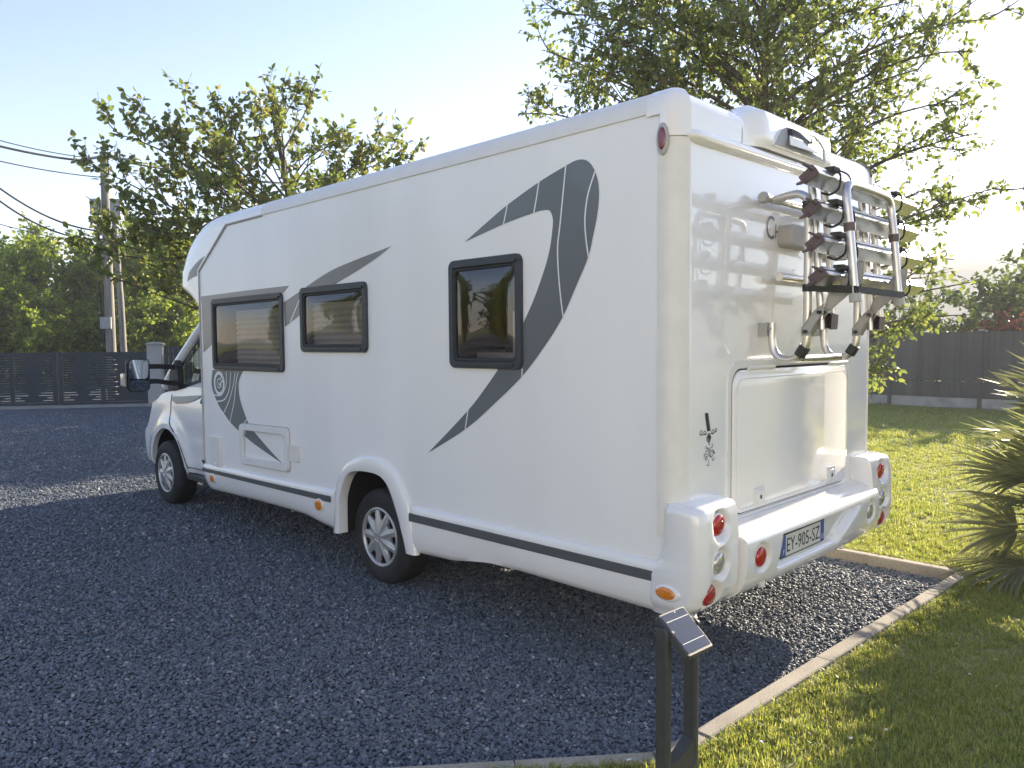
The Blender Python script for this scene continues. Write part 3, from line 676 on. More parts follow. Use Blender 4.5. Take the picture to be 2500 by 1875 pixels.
m = MB(); m.lathe([(1.2, -.004), (1.16, .008), (1.0, .012)], lambda a, b, hh: (-.009-hh, yr_+.012+a*.026, zr_+b*.062), 28); c_ = m.build('clearance_light', 'greyplastic', MH, 40)
lens('lens', lambda a, b, hh: (-.017-hh, yr_+.012+a, zr_+b), .022, .052, .010, 'reddull', c_)
# --- rear hatch
hx0, hx1, hz0, hz1 = .462, 1.925, .822, 1.585
m = MB(); m.ring(rrect(hx0-.035, hx1+.035, hz0-.03, hz1+.035, .115, 8), rrect(hx0+.002, hx1-.002, hz0+.002, hz1-.002, .10, 8), RM, -.002, .007, .003); m.build('hatch_surround', 'gel', MH, 50)
m = MB(); m.plate(rrect(hx0+.006, hx1-.006, hz0+.006, hz1-.006, .095, 8), RM, -.004, .002); m.build('hatch_gap', 'gap', MH)
m = MB(); m.plate(rrect(hx0+.012, hx1-.012, hz0+.012, hz1-.012, .09, 8), RM, .0025, .013, .007)
ht = m.build('hatch', 'gel', MH, 50)
m = MB(); m.ring(rrect(hx0+.035, hx1-.035, hz0+.03, hz1-.055, .075, 8), rrect(hx0+.041, hx1-.041, hz0+.036, hz1-.061, .07, 8), RM, .012, .0165, .0015); m.build('hatch_moulding', 'gel', ht, 50)
for x in (.62, 1.60):
    m = MB(); m.tube([(x, -.016, hz1-.004), (x+.28, -.016, hz1-.004)], .011, 10); m.build('hinge', 'plastic', ht, 40)
m = MB(); m.box((.90, -.017, hz1-.010), (1.598, -.006, hz1-.003)); m.build('hinge_slot', 'gap', ht)
for x in (.747, 1.66):
    m = MB(); m.plate(rrect(x-.058, x+.058, .845, .945, .014), RM, .012, .021, .004); l_ = m.build('latch', 'plastic', ht, 40)
    m = MB(); m.plate(rrect(x-.036, x+.036, .862, .928, .012), RM, .020, .026, .003); m.build('latch_paddle', 'plastic', l_, 40)
    m = MB(); m.plate([(x+.009*math.cos(a*math.pi/6), .894+.012*math.sin(a*math.pi/6)) for a in range(12)], RM, .025, .029, .002); m.build('keyhole', 'ink', l_)
# --- upper light bar and reversing camera cowl
m = MB(); L = []
for x, k in ((.058,.05),(.066,.4),(.085,.75),(.12,.95),(.17,1),(.8,1),(2.18,1),(2.23,.95),(2.265,.75),(2.284,.4),(2.292,.05)):
    zc = 2.668+(x-.06)*.012
    L.append([(x, -.046*k*math.sin(math.pi*t/10)+.004 if t not in (0, 10) else .004, zc+.034*k*math.cos(math.pi*t/10)) for t in range(11)])
m.loops(L); m.build('light_bar', 'gel', MH, 50)
m = MB(); P = []
def cowl(x):
    return sstep(.56, .74, x)*(1-sstep(1.52, 1.60, x))
for i in range(41):
    x = .56+(1.60-.56)*i/40; k = cowl(x); row = []
    for j in range(15):
        t = j/14
        base = [(0.0, 2.705), (0.0, 2.79), (.03, 2.86), (.10, 2.893), (.40, 2.893)]
        out = [(-.030, 2.712), (-.052, 2.76), (-.030, 2.90), (.07, 2.955), (.40, 2.900)]
        pb = np.array([np.interp(t, np.linspace(0, 1, 5), [q[c] for q in base]) for c in (0, 1)]); po = np.array([np.interp(t, np.linspace(0, 1, 5), [q[c] for q in out]) for c in (0, 1)])
        q = pb+(po-pb)*k; row.append((x, q[0]-.003, q[1]+.002))
    P.append(row)
m.grid(P); cw = m.build('camera_cowl', 'gel', MH, 60)
m = MB(); cr_ = [(.795,2.738),(.822,2.785),(.872,2.825),(.945,2.852),(1.30,2.868),(1.37,2.845),(1.405,2.81),(1.425,2.742)]
cz = lambda x, z, d: (x, lerp([(2.71,-.034),(2.76,-.056),(2.90,-.034)], z)-d, z)
m.plate(cr_[::-1], cz, .002, .006, .002); rec = m.build('camera_recess', 'boxgrey', cw, 40)
m = MB(); m.ring([(x, z) for x, z in inset(cr_[::-1], -.006)], cr_[::-1], cz, 0, .012, .003); m.build('recess_rim', 'gel', cw, 40)
m = MB(); m.plate(rrect(.955, 1.245, 2.785, 2.850, .015), cz, .004, .030, .008); cc = m.build('reversing_camera', 'black', cw, 40)
m = MB(); m.plate([(1.190+.014*math.cos(a*math.pi/8), 2.822+.014*math.sin(a*math.pi/8)) for a in range(16)], cz, .028, .036, .002); m.build('camera_lens', 'ink', cc)
m = MB(); m.plate([(.92,2.752),(1.29,2.760),(1.29,2.790),(1.18,2.792),(1.12,2.780),(1.06,2.795),(.92,2.800)], cz, .028, .034, .001); m.build('camera_bracket', 'white_line', cw)
# --- rear bumper: two corner towers and a centre section, all one height field each
def pocket(x, z, lx, lz, R, depth): 
    d = math.hypot((x-lx), (z-lz))/R
    return depth*(1-sstep(.66, 1.0, d))
LAMPS = [(.152, .860, 'red', .052), (.144, .682, 'clear', .052), (.095, .540, 'red', .046)]
def tower_depth(z): return lerp([(.43,.02),(.46,.075),(.50,.115),(.56,.140),(.65,.150),(.80,.148),(.90,.138),(.94,.126),(.955,.108),(.962,.085),(.966,.03)], z)
def tower(sx):
    X = (lambda x: x) if sx == 0 else (lambda x: W-x); P = []
    zl = [.43,.44,.455,.47,.485]+[.50+.012*i for i in range(36)]+[.930,.938,.945,.951,.956,.960,.963,.965]
    for z in zl:
        dep = tower_depth(z); yf = lerp([(.43,.135),(.62,.135),(.66,.115),(.70,.075),(.76,.055),(.97,.05)], z)
        rc = .07; xs = -.036+.03*sstep(.50, .43, z)+.020*sstep(.93, .965, z); row = [(X(.004), yf+.012, z), (X(xs+.012), yf+.006, z), (X(xs), yf-.012, z)]
        yc = -dep+rc
        if yc > yf-.02: rc = (yf-.02)+dep; yc = yf-.02
        for k in range(9):
            t = math.pi/2*k/8; row.append((X(xs+rc-rc*math.cos(t)), yc-rc*math.sin(t), z))
        x0 = xs+rc; x1 = .318
        for k in range(1, 25):
            x = x0+(x1-x0)*k/24; y = -dep*(1-.10*(x-x0)/(x1-x0))
            row.append((X(x), y, z))
        row.append((X(x1+.006), -dep*.9+.012, z)); row.append((X(x1+.008), .0, z))
        row = [(p[0], p[1]+sum(pocket(X(p[0]) if sx else p[0], z, lx, lz, .084, .040) for lx, lz, _, _ in LAMPS), p[2]) for p in row]
        P.append(row)
    m = MB(); m.grid(P); m.add(P[-1], [tuple(range(len(P[-1])))]); m.add(P[0], [tuple(range(len(P[0])))])
    tw = m.build('bumper_corner', 'gel', MH, 55)
    for lx, lz, mt, r_ in LAMPS:
        yb = -tower_depth(lz)+.034; tilt = (.50-lz)*.0
        f = lambda a, b, h: (X(lx+a), yb+.004-h-b*.10+abs(a)*0, lz+b)
        m = MB(); m.lathe([(1.16*r_, -.004), (1.14*r_, .008), (1.02*r_, .012), (1.0*r_, .006)], f, 32, False); l_ = m.build('tail_light', 'plastic' if lz > .6 else 'red', MH, 40)
        lens('lens', lambda a, b, hh: f(a, b, hh+.004), r_*1.0, r_*1.0, .026, mt, l_, 32)
        if mt == 'clear':
            m = MB(); m.lathe([(.6*r_, .012), (.5*r_, .030), (.1*r_, .034)], f, 16); m.build('bulb', 'clear', l_, 40)
        else:
            for q_ in (.42, .72): m = MB(); m.tube([f(q_*r_*math.cos(t), q_*r_*math.sin(t), .031-.012*q_*q_) for t in np.linspace(0, 2*math.pi, 21)], .0022, 6, False); m.build('lens_ring', 'reddull', l_, 60)
    return tw
tower(0); tower(1)
CL = [(.47, .655, 'red'), (W-.47, .655, 'clear')]
prof = [(.0,.815),(-.02,.812),(-.045,.803),(-.085,.796),(-.11,.782),(-.140,.776),(-.160,.768),(-.171,.757),(-.176,.745),(-.178,.730),(-.179,.705),(-.178,.68),(-.177,.655),(-.175,.63),(-.172,.605),(-.166,.58),(-.158,.555),(-.147,.53),(-.132,.505),(-.11,.482),(-.08,.463),(-.04,.452),(.02,.450)]
pp = resample(prof, 70); P = []
for i in range(131):
    x = .3265+(W-.653)*i/130; e = 1-abs(2*i/130-1); bow = .022*(1-(2*i/130-1)**2); row = []
    for (y, z) in pp:
        yy = y-bow*sstep(0, .14, -y); rec = 0
        if y < -.05:
            rl = .645+.03*sstep(.60, .74, z); rr2 = 1.42+.28*sstep(.56, .76, z)
            rec = .045*sstep(rl-.012, rl+.03, x)*(1-sstep(rr2-.06, rr2+.01, x))*sstep(.545, .575, z)*(1-sstep(.728, .738, z))
            rec += sum(pocket(x, z, lx, lz, .080, .040) for lx, lz, _ in CL)
        row.append((x, yy+rec, z))
    P.append(row)
m = MB(); m.grid(P); m.add(P[0], [tuple(range(len(P[0])))]); m.add(P[-1], [tuple(range(len(P[-1])))]); bc = m.build('bumper_centre', 'gel', MH, 55)
for lx, lz, mt in CL:
    f = lambda a, b, h: (lx+a, -.155-h-b*.05, lz+b); r_ = .051
    m = MB(); m.lathe([(1.16*r_, -.004), (1.14*r_, .008), (1.02*r_, .012), (1.0*r_, .006)], f, 32, False); l_ = m.build('tail_light', 'plastic', MH, 40)
    lens('lens', lambda a, b, hh: f(a, b, hh+.004), r_, r_, .026, mt, l_, 32)
for x in (.56, 1.55):
    m = MB(); m.lathe([(.016,0),(.016,.03),(.010,.036)], lambda a, b, h: (x+a, -.13-b, .49-h+.02), 14); m.build('parking_sensor', 'plastic', bc, 40)
# amber marker on the left corner
m = MB(); m.lathe([(1.35, -.006), (1.25, .006), (1.0, .011)], lambda a, b, h: (-.034-h, .035+a*.055, .548+b*.030), 28); h_ = m.build('side_marker', 'gel', MH, 50)
lens('lens', lambda a, b, hh: (-.042-hh, .042+a, .548+b), .052, .029, .012, 'amber', h_)
# number plate (recessed in the bumper)
px0, px1, pz0, pz1, py = .712, 1.230, .598, .708, .160
PL = lambda x, z, d: (x, -py-d, z)
m = MB(); m.plate(rrect(px0-.008, px1+.008, pz0-.008, pz1+.008, .008), PL, -.04, -.002, .002); pb_ = m.build('number_plate', 'black', MH)
m = MB(); m.plate(rrect(px0, px1, pz0, pz1, .006), PL, -.004, .0, .0); m.build('plate_face', 'plate', pb_)
for a, b in ((px0, px0+.045), (px1-.045, px1)):
    m = MB(); m.plate(rrect(a, b, pz0, pz1, .004), PL, -.001, .0012); m.build('plate_band', 'plateblue', pb_)
def lettering(txt, x0, x1, z0, z1, d, mt, par, name='plate_lettering', mapper=PL):
    V, Fc = text_mesh(txt, 1.); A = np.array(V); a0 = A.min(0); a1 = A.max(0)
    m = MB(); m.add([mapper(x0+(p[0]-a0[0])/(a1[0]-a0[0])*(x1-x0), z0+(p[1]-a0[1])/(a1[1]-a0[1])*(z1-z0), d) for p in V], Fc); return m.build(name, mt, par, None, False)
lettering('EY-905-SZ', px0+.058, px1-.058, pz0+.018, pz1-.018, .0016, 'ink', pb_)
lettering('F', px0+.014, px0+.030, pz0+.014, pz0+.040, .0026, 'white_line', pb_)
lettering('25', px1-.038, px1-.008, pz0+.014, pz0+.040, .0026, 'white_line', pb_)
# brand letters beside the rack and the small hand-drawn sticker
lettering('C', .826, .914, 2.262, 2.388, .0022, 'decal', MH, 'wall_lettering', RM)
lettering('H', .926, .980, 2.268, 2.348, .0022, 'decal', MH, 'wall_lettering', RM)
def stk(px, py): return rear(1680+px/9.22, 980+py/9.22)
m = MB()
def stroke(pts, w): m.ribbon([stk(*p) for p in pts], w, RM, .0022)
for k in range(7):
    y0 = 275+k*58; x0 = 378+k*8
    stroke([(x0-6, y0+18), (x0+30, y0-8), (x0+52, y0+22), (x0+74-k, y0-6)], .0085); stroke([(x0, y0+44), (x0+34, y0+22), (x0+66, y0+34)], .006)
for a in ((285, 710, 22, 52), (365, 710, 20, 44), (545, 680, 20, 44), (612, 650, 18, 42)):
    stroke([(a[0]+a[2]*math.cos(t*.55), a[1]+a[3]*math.sin(t*.55)) for t in range(13)], .0035)
stroke([(250, 745), (290, 765), (340, 740), (385, 750), (425, 705)], .0035); stroke([(500, 715), (550, 735), (590, 690), (635, 660)], .0035)
stroke([(465, 715), (420, 800), (418, 865), (450, 905), (490, 880), (506, 810), (465, 715)], .006); stroke([(455, 770), (450, 830), (468, 860), (485, 810), (470, 770)], .012)
for p in ([(440,935),(485,920)], [(455,975),(490,960)], [(400,990),(392,1060),(430,1040)], [(530,945),(545,1010),(495,1050)], [(430,1045),(440,1100),(385,1130)], [(455,1040),(460,1090),(500,1075),(470,1110),(520,1125)],
          [(350,1225),(385,1170),(420,1200),(385,1235),(435,1260),(395,1325),(365,1240)], [(440,1160),(470,1130),(480,1180),(445,1195),(500,1250)], [(505,1150),(490,1230),(540,1235)], [(530,1075),(560,1140),(545,1220)], [(560,1090),(600,1180)], [(545,1150),(590,1140)],
          [(525,1270),(560,1335),(585,1255)], [(448,1325),(468,1430),(405,1442)]): stroke(p, .0042)
m.build('sticker', 'ink', MH, None, False)
# ------------------------------------------------------------------ cab
def s0(z): return lerp([(.40,-.02),(.50,.0),(.74,.0),(.80,-.10),(1.0,-.22),(1.20,-.30)], z)
def cab_pt(s, z):
    x = .150+lerp([(.38,.04),(.45,.016),(.60,.004),(.80,.0),(1.0,.004),(1.12,.014),(1.22,.035),(1.40,.06)], z)
    y = s; R = .30; S0 = 7.2
    if s > S0:
        q = s-S0; al = q/R
        if al < math.pi/2: x += R-R*math.cos(al); y = S0+R*math.sin(al)
        else: x += R+(q-R*math.pi/2); y = S0+R+.06*min(1, (q-R*math.pi/2)/.5)
    y += s0(z)*sstep(6.65, 7.25, s)
    d = math.hypot(s-6.53, (z-.36)*1.0); fl = .034*math.exp(-((d-.50)/.085)**2)*(1 if z > .36 else .4)
    x -= fl
    cr = .012*math.exp(-((z-.80+.02*(s-5.6))/.05)**2)*sstep(6.2, 5.7, s)       # door crease
    return (x+cr, y, z)
def cab_side(mir):
    X = (lambda p: p) if not mir else (lambda p: (W-p[0], p[1], p[2]))
    arch = [(6.53+.47*math.cos(a), .36+.47*math.sin(a)*1.02) for a in [math.radians(t) for t in range(176, 0, -8)]]
    ol = [(5.20,.40),(5.6,.40),(6.04,.40)]+arch+[(7.02,.40),(7.2,.40),(7.45,.40),(7.67,.42),(8.23,.42),(8.23,1.02),(7.9,1.02),(7.67,1.03),(7.45,1.05),(7.2,1.09),(6.95,1.15),(6.75,1.19),(6.55,1.215),(6.2,1.26),(5.9,1.315),(5.6,1.365),(5.20,1.41)]
    ol = [p for a, b in zip(ol, ol[1:]+ol[:1]) for p in [tuple(np.array(a)+(np.array(b)-np.array(a))*k/max(1, int(math.dist(a, b)/.07))) for k in range(max(1, int(math.dist(a, b)/.07)))]]
    pts = [Vector(p) for p in ol]; n = len(pts)
    for i in range(63):
        for j in range(21): pts.append(Vector((5.22+i*.048, .43+j*.047)))
    r = geometry.delaunay_2d_cdt(pts, [(i, (i+1) % n) for i in range(n)], [], 1, 1e-5)
    m = MB(); m.add([X(cab_pt(p[0], p[1])) for p in r[0]], [tuple(f) for f in r[2]])
    cb = m.build('cab_body', 'cab', MH, 50)
    # arch lip and well
    m = MB(); ar = [(6.53+.47*math.cos(a), .36+.479*math.sin(a)) for a in [math.radians(t) for t in range(180, -1, -6)]]
    L = []
    for (y, z) in ar:
        p = np.array(cab_pt(y, z)); o = np.array((6.53, .36)); q = o+(np.array((y, z))-o)*.965; L.append([X(tuple(p)), X((p[0]-.006, p[1], p[2])), X((p[0]-.004, q[0]+(p[1]-y), q[1])), X((p[0]+.05, q[0]+(p[1]-y), q[1]))])
    m.grid(L); m.build('wheel_arch', 'cab', MH, 50)
    m = MB(); wl = [(6.53+.475*math.cos(a), .36+.48*math.sin(a)) for a in [math.radians(t) for t in range(190, -11, -8)]]
    m.grid([[X((x, y, z)) for y, z in wl] for x in (.17, .55)]); m.poly([wl], lambda y, z: X((.55, y, z))); m.build('wheel_well', 'under', MH)
    m = MB()
    for sp in ([(6.47,1.19),(6.46,1.05),(6.44,.90),(6.30,.80)], [(6.20,.72),(6.1,.60),(6.0,.44)]):
        m.tube([X((cab_pt(*q)[0]-.0005, *cab_pt(*q)[1:])) for q in catmull(sp, 5)], .005, 6)
    m.tube([X((cab_pt(*q)[0]-.0005, *cab_pt(*q)[1:])) for q in [(5.25,.455),(5.6,.455),(6.0,.455)]], .003, 6)
    m.build('door_seam', 'gap', cb)
    m = MB(); m.loops([[X((.135, y, .395)), X((.115, y, .385)), X((.115, y, .345)), X((.15, y, .325)), X((.30, y, .33)), X((.30, y, .39))] for y in (5.26, 5.98)]); m.build('side_step', 'black', MH)
    # greenhouse
    tp = lambda y: (.235+.145*sstep(0, 1, (y))) 
    def gl(y, z): return (.200+(z-1.30)*.17, y, z)                   # leaning side glass
    m = MB(); P = [gl(6.62, 1.235), gl(6.44, 1.44), gl(6.22, 1.62), gl(5.95, 1.83), gl(5.62, 2.055), gl(5.40, 2.13)]
    P = [np.array(p)+np.array((-.005, .02, .03)) for p in P]; P = catmull(P, 4)
    m.tube([X(tuple(p)) for p in P], .052, 12); ap = m.build('windscreen_pillar', 'cab', MH, 60)
    fr_o = [(5.20,1.40),(5.6,1.362),(5.9,1.312),(6.2,1.258),(6.50,1.215),(6.60,1.225),(6.42,1.44),(6.20,1.62),(5.93,1.82),(5.60,2.045),(5.20,2.10)]
    fr_i = [(5.20,1.44),(5.6,1.405),(5.9,1.356),(6.17,1.308),(6.30,1.30),(6.33,1.36),(6.27,1.52),(6.10,1.66),(5.86,1.82),(5.57,2.00),(5.20,2.06)]
    m = MB(); nn = len(fr_o); m.add([X(gl(*p)) for p in fr_o]+[X(gl(*p)) for p in fr_i], [(k, (k+1) % nn, nn+(k+1) % nn, nn+k) for k in range(nn)]); wf = m.build('door_window', 'black', MH)
    m = MB(); m.poly([fr_i], lambda y, z: X((gl(y, z)[0]+.012, y, z))); m.build('pane', 'cabglass', wf)
    m = MB(); a = gl(5.82, 1.36); b = gl(5.70, 1.94); m.tube([X((a[0]+.004, a[1], a[2])), X((b[0]+.004, b[1], b[2]))], .016, 8); m.build('window_divider', 'black', wf, 40)
    # door details
    yz = crop(*CAB, [(345,808),(420,808),(500,803),(565,800),(540,825),(500,845),(450,860),(390,862),(360,840)], side, .15)
    m = MB(); m.poly([yz], lambda y, z: X((cab_pt(y, z)[0]-.010, y, z))); m.build('door_decal', 'decal', cb)
    m = MB(); m.plate(rrect(5.45, 5.66, 1.13, 1.185, .018), lambda y, z, d: X((cab_pt(y, z)[0]-d, y, z)), 0, .03, .008); m.build('door_handle', 'black', cb, 40)
    # mirror
    mr = MB()
    for z0, z1 in ((1.49, 1.50), (1.32, 1.345)):
        mr.loops([[X((x, y0+dy, z+dz)) for dy, dz in ((-.035,-.025),(.035,-.025),(.035,.025),(-.035,.025))] for x, y0, z in ((.20, 6.36, z0), (.10, 6.36, z0), (-.02, 6.34, z1), (-.15, 6.34, z1))])
    mr.loops([[X((x, y, z)) for y, z in ((6.22,1.27),(6.50,1.23),(6.44,1.44),(6.30,1.56),(6.24,1.50))] for x in (.215, .150)])
    h = mr.build('mirror', 'black', MH)
    f = lambda x, z, d: X((x, 6.27-d, z))
    ho = rrect(-.335, -.125, 1.245, 1.59, .055)
    m = MB(); L = [[f(*p, .02) for p in ho], [f(*p, -.02) for p in ho], [f(*p, -.07) for p in inset(ho, .012)], [f(*p, -.10) for p in inset(ho, .05)]]
    m.loops(L, True, False); m.add(L[-1], [tuple(range(len(L[-1])))]); m.ring(ho, rrect(-.322, -.138, 1.258, 1.577, .045), f, -.02, .034, .004, -.02); m.build('mirror_housing', 'black', h, 40)
    m = MB(); m.plate(rrect(-.320, -.140, 1.378, 1.574, .035), lambda x, z, d: X((x, 6.262-d-.12*(x+.23)-.16*(z-1.47), z)), 0, .009); m.build('mirror_glass', 'mirror', h)
    m = MB(); m.plate(rrect(-.318, -.142, 1.262, 1.364, .035), lambda x, z, d: X((x, 6.262-d-.16*(x+.23)-.22*(z-1.31), z)), 0, .009, .002); m.build('mirror_glass', 'mirror', h)
    m = MB(); m.plate(rrect(-.372, -.330, 1.305, 1.435, .012), lambda x, z, d: X((x, 6.30-d, z)), -.06, .012, .006); m.build('indicator', 'clear', h, 40)
cab_side(False); cab_side(True)
# hood, windscreen, cab roof, dash, seats
m = MB(); R = []
for s in np.linspace(6.55, 7.44, 14):
    z = lerp([(6.55,1.215),(6.75,1.19),(6.95,1.15),(7.2,1.09),(7.45,1.05)], s); p = cab_pt(s, z)
    R.append([(p[0]+(W-2*p[0])*k/16, p[1]+(.10+.10*(s-6.55))*math.sin(math.pi*k/16)**.6, z+.11*math.sin(math.pi*k/16)**.7*(1-.6*(s-6.55))) for k in range(17)])
m.grid(R); m.build('bonnet', 'cab', MH, 60)
m = MB(); R = []
for k in range(13):
    u = k/12; bow = math.sin(math.pi*u)
    R.append([(.27+.02*v+(W-.54-.04*v)*u, 6.60-1.0*v+.22*bow*(1-v*.3), 1.28+.83*v) for v in np.linspace(0, 1, 8)])
m.grid(R); m.build('windscreen', 'cabglass', MH, 60)
m = MB(); m.grid([[(.36+(W-.72)*k/10, y, 2.10+.04*math.sin(math.pi*k/10)) for k in range(11)] for y in (5.1, 5.4, 5.66)]); m.build('cab_roof', 'cab', MH, 40)
m = MB(); m.box((.24, 6.05, 1.02), (W-.24, 6.62, 1.24)); m.box((.22, 5.26, .60), (W-.22, 6.6, .64)); m.build('dashboard', 'fabric', MH)
for xc in (.62, 1.73):
    m = MB()
    for (y0, y1, z0, z1, hw) in ((5.30, 5.48, .95, 1.62, .24), (5.30, 5.84, .80, .97, .25), (5.33, 5.42, 1.66, 1.86, .13)):
        m.loops([[(xc+hw*a, y, z) for a, y, z in ((-1, y0+.03, z_), (-.8, y0, z_), (.8, y0, z_), (1, y0+.03, z_), (1, y1-.03, z_), (.8, y1, z_), (-.8, y1, z_), (-1, y1-.03, z_))] for z_ in (z0, z0+.03, z1-.03, z1)])
    m.build('seat', 'fabric', MH, 40)
m = MB(); m.tube([(.62+.19*math.cos(a), 5.98+.08*math.sin(a), 1.22+.17*math.sin(a)) for a in np.linspace(0, 2*math.pi, 25)], .016, 8, False); m.tube([(.62, 5.98, 1.22), (.62, 6.2, 1.12)], .03, 8); m.build('steering_wheel', 'black', MH, 60)
# front bumper and lamps (turned away from the photograph)
for sx in (0, 1):
    X = (lambda p: p) if sx == 0 else (lambda p: (W-p[0], p[1], p[2]))
    m = MB(); m.grid([[X(tuple(np.array(cab_pt(s, z))+np.array((-.006, .008, 0)))) for s in np.linspace(7.28, 7.75, 10)] for z in np.linspace(.80, .98, 6)]); m.build('headlight', 'clear', MH, 60)
m = MB(); m.grid([[(x, 7.30+.07*math.sin(math.pi*k/8), z) for k, x in enumerate(np.linspace(.62, 1.73, 9))] for z in (.62, .92)]); m.build('grille', 'black', MH)

# ================================================================== BICYCLE RACK
BR = empty('bicycle_rack', (1.1, -.05, 1.62))
tag(BR, 'folded silver aluminium bicycle rack with four rails hung on the rear wall', 'bicycle rack')
TR = .021
def hook(x):
    low = [(x, -.065, 1.815), (x, -.065, 1.72), (x, -.078, 1.665), (x, -.108, 1.632), (x, -.15, 1.622), (x, -.195, 1.632), (x, -.228, 1.662), (x, -.248, 1.715), (x, -.252, 1.80)]
    up = [(x, -.252, 2.30), (x, -.252, 2.385), (x, -.245, 2.425), (x, -.22, 2.452), (x, -.18, 2.462), (x, -.10, 2.452), (x, -.06, 2.445)]
    m = MB(); m.tube(catmull(low, 4)+catmull(up, 4), TR, 12); h = m.build('support_tube', 'alu', BR, 50)
    m = MB(); m.box((x-.03, -.05, 1.745), (x+.03, -.002, 1.815)); m.tube([(x-.035, -.065, 1.782), (x+.035, -.065, 1.782)], .007, 8); m.build('wall_bracket', 'greyplastic', h, 40)
    m = MB(); m.tube([(x, -.213, 1.642), (x, -.243, 1.69)], .030, 12); m.tube([(x, -.252, 2.372), (x, -.248, 2.418)], .029, 12); m.build('clamp', 'black', h, 40)
    return h
X1, X2 = .775, 1.42
hook(X1); hook(X2)
m = MB(); m.tube([(X1, -.16, 1.624), (X2, -.16, 1.624)], TR*.98, 12); m.build('cross_tube', 'alu', BR, 50)
m = MB(); m.tube([(.70, -.055, 2.452), (1.70, -.055, 2.462)], TR, 12); ub = m.build('cross_tube', 'alu', BR, 50)
m = MB(); m.lathe([(.0, 0), (.022, .002), (.030, .014), (.030, .034), (.024, .046), (.018, .05)], lambda a, b, h: (.665+h, -.055+a, 2.451+b), 16); m.build('end_cap', 'greyplastic', ub, 40)
m = MB(); m.tube([(.86, -.06, 2.055), (1.66, -.06, 2.06)], TR, 12); m.build('cross_tube', 'alu', BR, 50)
m = MB(); m.plate(rrect(.955, 1.27, 2.228, 2.345, .03), RM, .0, .085, .014); m.build('bracket_cover', 'greyplastic', BR, 40)
m = MB(); m.plate(rrect(1.50, 1.72, 2.20, 2.345, .03), RM, .0, .085, .014); m.build('bracket_cover', 'greyplastic', BR, 40)
for x in (.80, .90, 1.445, 1.545):
    dy = 0 if x in (.90, 1.545) else .02
    m = MB(); m.tube([(x, -.275+dy, 2.50), (x+.01, -.30+dy, 2.2), (x+.015, -.325+dy, 1.86), (x+.015, -.33+dy, 1.775)], .020, 10); m.build('platform_arm', 'alu', BR, 50)
for i, (z, y) in enumerate(((2.505, -.335), (2.345, -.352), (2.185, -.369), (2.025, -.386))):
    x0, x1 = .585, 1.97; m = MB()
    nE, nW = np.array((-.80, .60)), np.array((-.60, -.80))          # striped edge faces up and out, broad web faces down and out
    cs = lambda e, w: tuple(nE*e+nW*w)
    pr2 = [cs(.041, .027), cs(.045, .023), cs(.045, -.023), cs(.041, -.027), cs(-.041, -.027), cs(-.043, -.006), cs(-.043, .012), cs(-.036, .027)]
    m.loops([[(x, y+a, z+b) for a, b in pr2] for x in (x0, x1)]); rl = m.build('wheel_rail', 'alubright', BR)
    m = MB()
    A = [cs(.0458, .005), cs(.0458, -.005), cs(.043, -.005), cs(.043, .005)]
    m.loops([[(x, y+a, z+b) for a, b in A] for x in (x0, x1)])
    m.build('rail_groove', 'black', rl)
    for xe, sg in ((x0, -1), (x1, 1)):
        m = MB(); m.loops([[(xe-sg*.002+sg*k, y+a*.96, z+b*.96) for a, b in pr2] for k in (0, .012)])
        m.tube([(xe+sg*.008, y-.022, z+.022), (xe+sg*.03, y-.016, z+.030), (xe+sg*.070, y-.002, z+.040)], [.010, .008, .005], 8)
        m.tube([(xe+sg*.008, y+.016, z-.022), (xe+sg*.03, y+.022, z-.036), (xe+sg*.060, y+.03, z-.046)], [.012, .009, .006], 8); m.build('end_cap', 'redplastic' if sg < 0 else 'black', rl, 40)
    xs_ = .80
    m = MB(); m.tube(catmull([(xs_, y-.04, z+.045), (xs_, y-.062, z+.02), (xs_, y-.055, z-.04), (xs_, y-.01, z-.065), (xs_, y+.03, z-.05)], 4), .006, 8)
    m.tube(catmull([(xs_+.02, y-.045, z+.05), (xs_+.03, y-.09, z+.02), (xs_+.03, y-.105, z-.05), (xs_+.02, y-.085, z-.10)], 4), .0045, 6)
    m.plate(rrect(xs_-.045, xs_+.03, z+.035, z+.065, .012), lambda x, zz, d: (x, y-d, zz), .0, .05, .008); m.build('ratchet_strap', 'strap', rl, 40)
    m = MB(); xs2 = 1.66; m.tube(catmull([(xs2, y-.04, z+.045), (xs2, y-.062, z+.02), (xs2, y-.055, z-.04), (xs2, y-.01, z-.065)], 4), .006, 8); m.plate(rrect(xs2-.035, xs2+.03, z+.035, z+.06, .012), lambda x, zz, d: (x, y-d, zz), .0, .045, .008); m.build('ratchet_strap', 'strap', rl, 40)
# hoop that holds the bicycles, folded down in front of the rails
hp = [(.765, -.490, 1.93), (.765, -.475, 2.10), (.765, -.455, 2.30), (.765, -.442, 2.415), (.785, -.437, 2.462), (.84, -.435, 2.480), (1.07, -.435, 2.483), (1.29, -.435, 2.478), (1.345, -.437, 2.458), (1.365, -.442, 2.41), (1.365, -.455, 2.30), (1.365, -.475, 2.10), (1.365, -.490, 1.93)]
m = MB(); m.tube(catmull(hp, 4), .0205, 12); hb = m.build('hoop', 'alu', BR, 50)
m = MB()
for x in (.765, 1.365):
    m = MB(); m.tube([(x, -.460, 2.245), (x, -.457, 2.285)], .027, 12); m.build('hoop_collar', 'redplastic', hb, 40)
    m = MB(); m.tube([(x, -.492, 1.905), (x, -.488, 1.945)], .028, 12); m.build('hoop_foot', 'greyplastic', hb, 40)
YZ = lambda x0, x1: (lambda y, z, d: (x0+(x1-x0)*d, y, z))
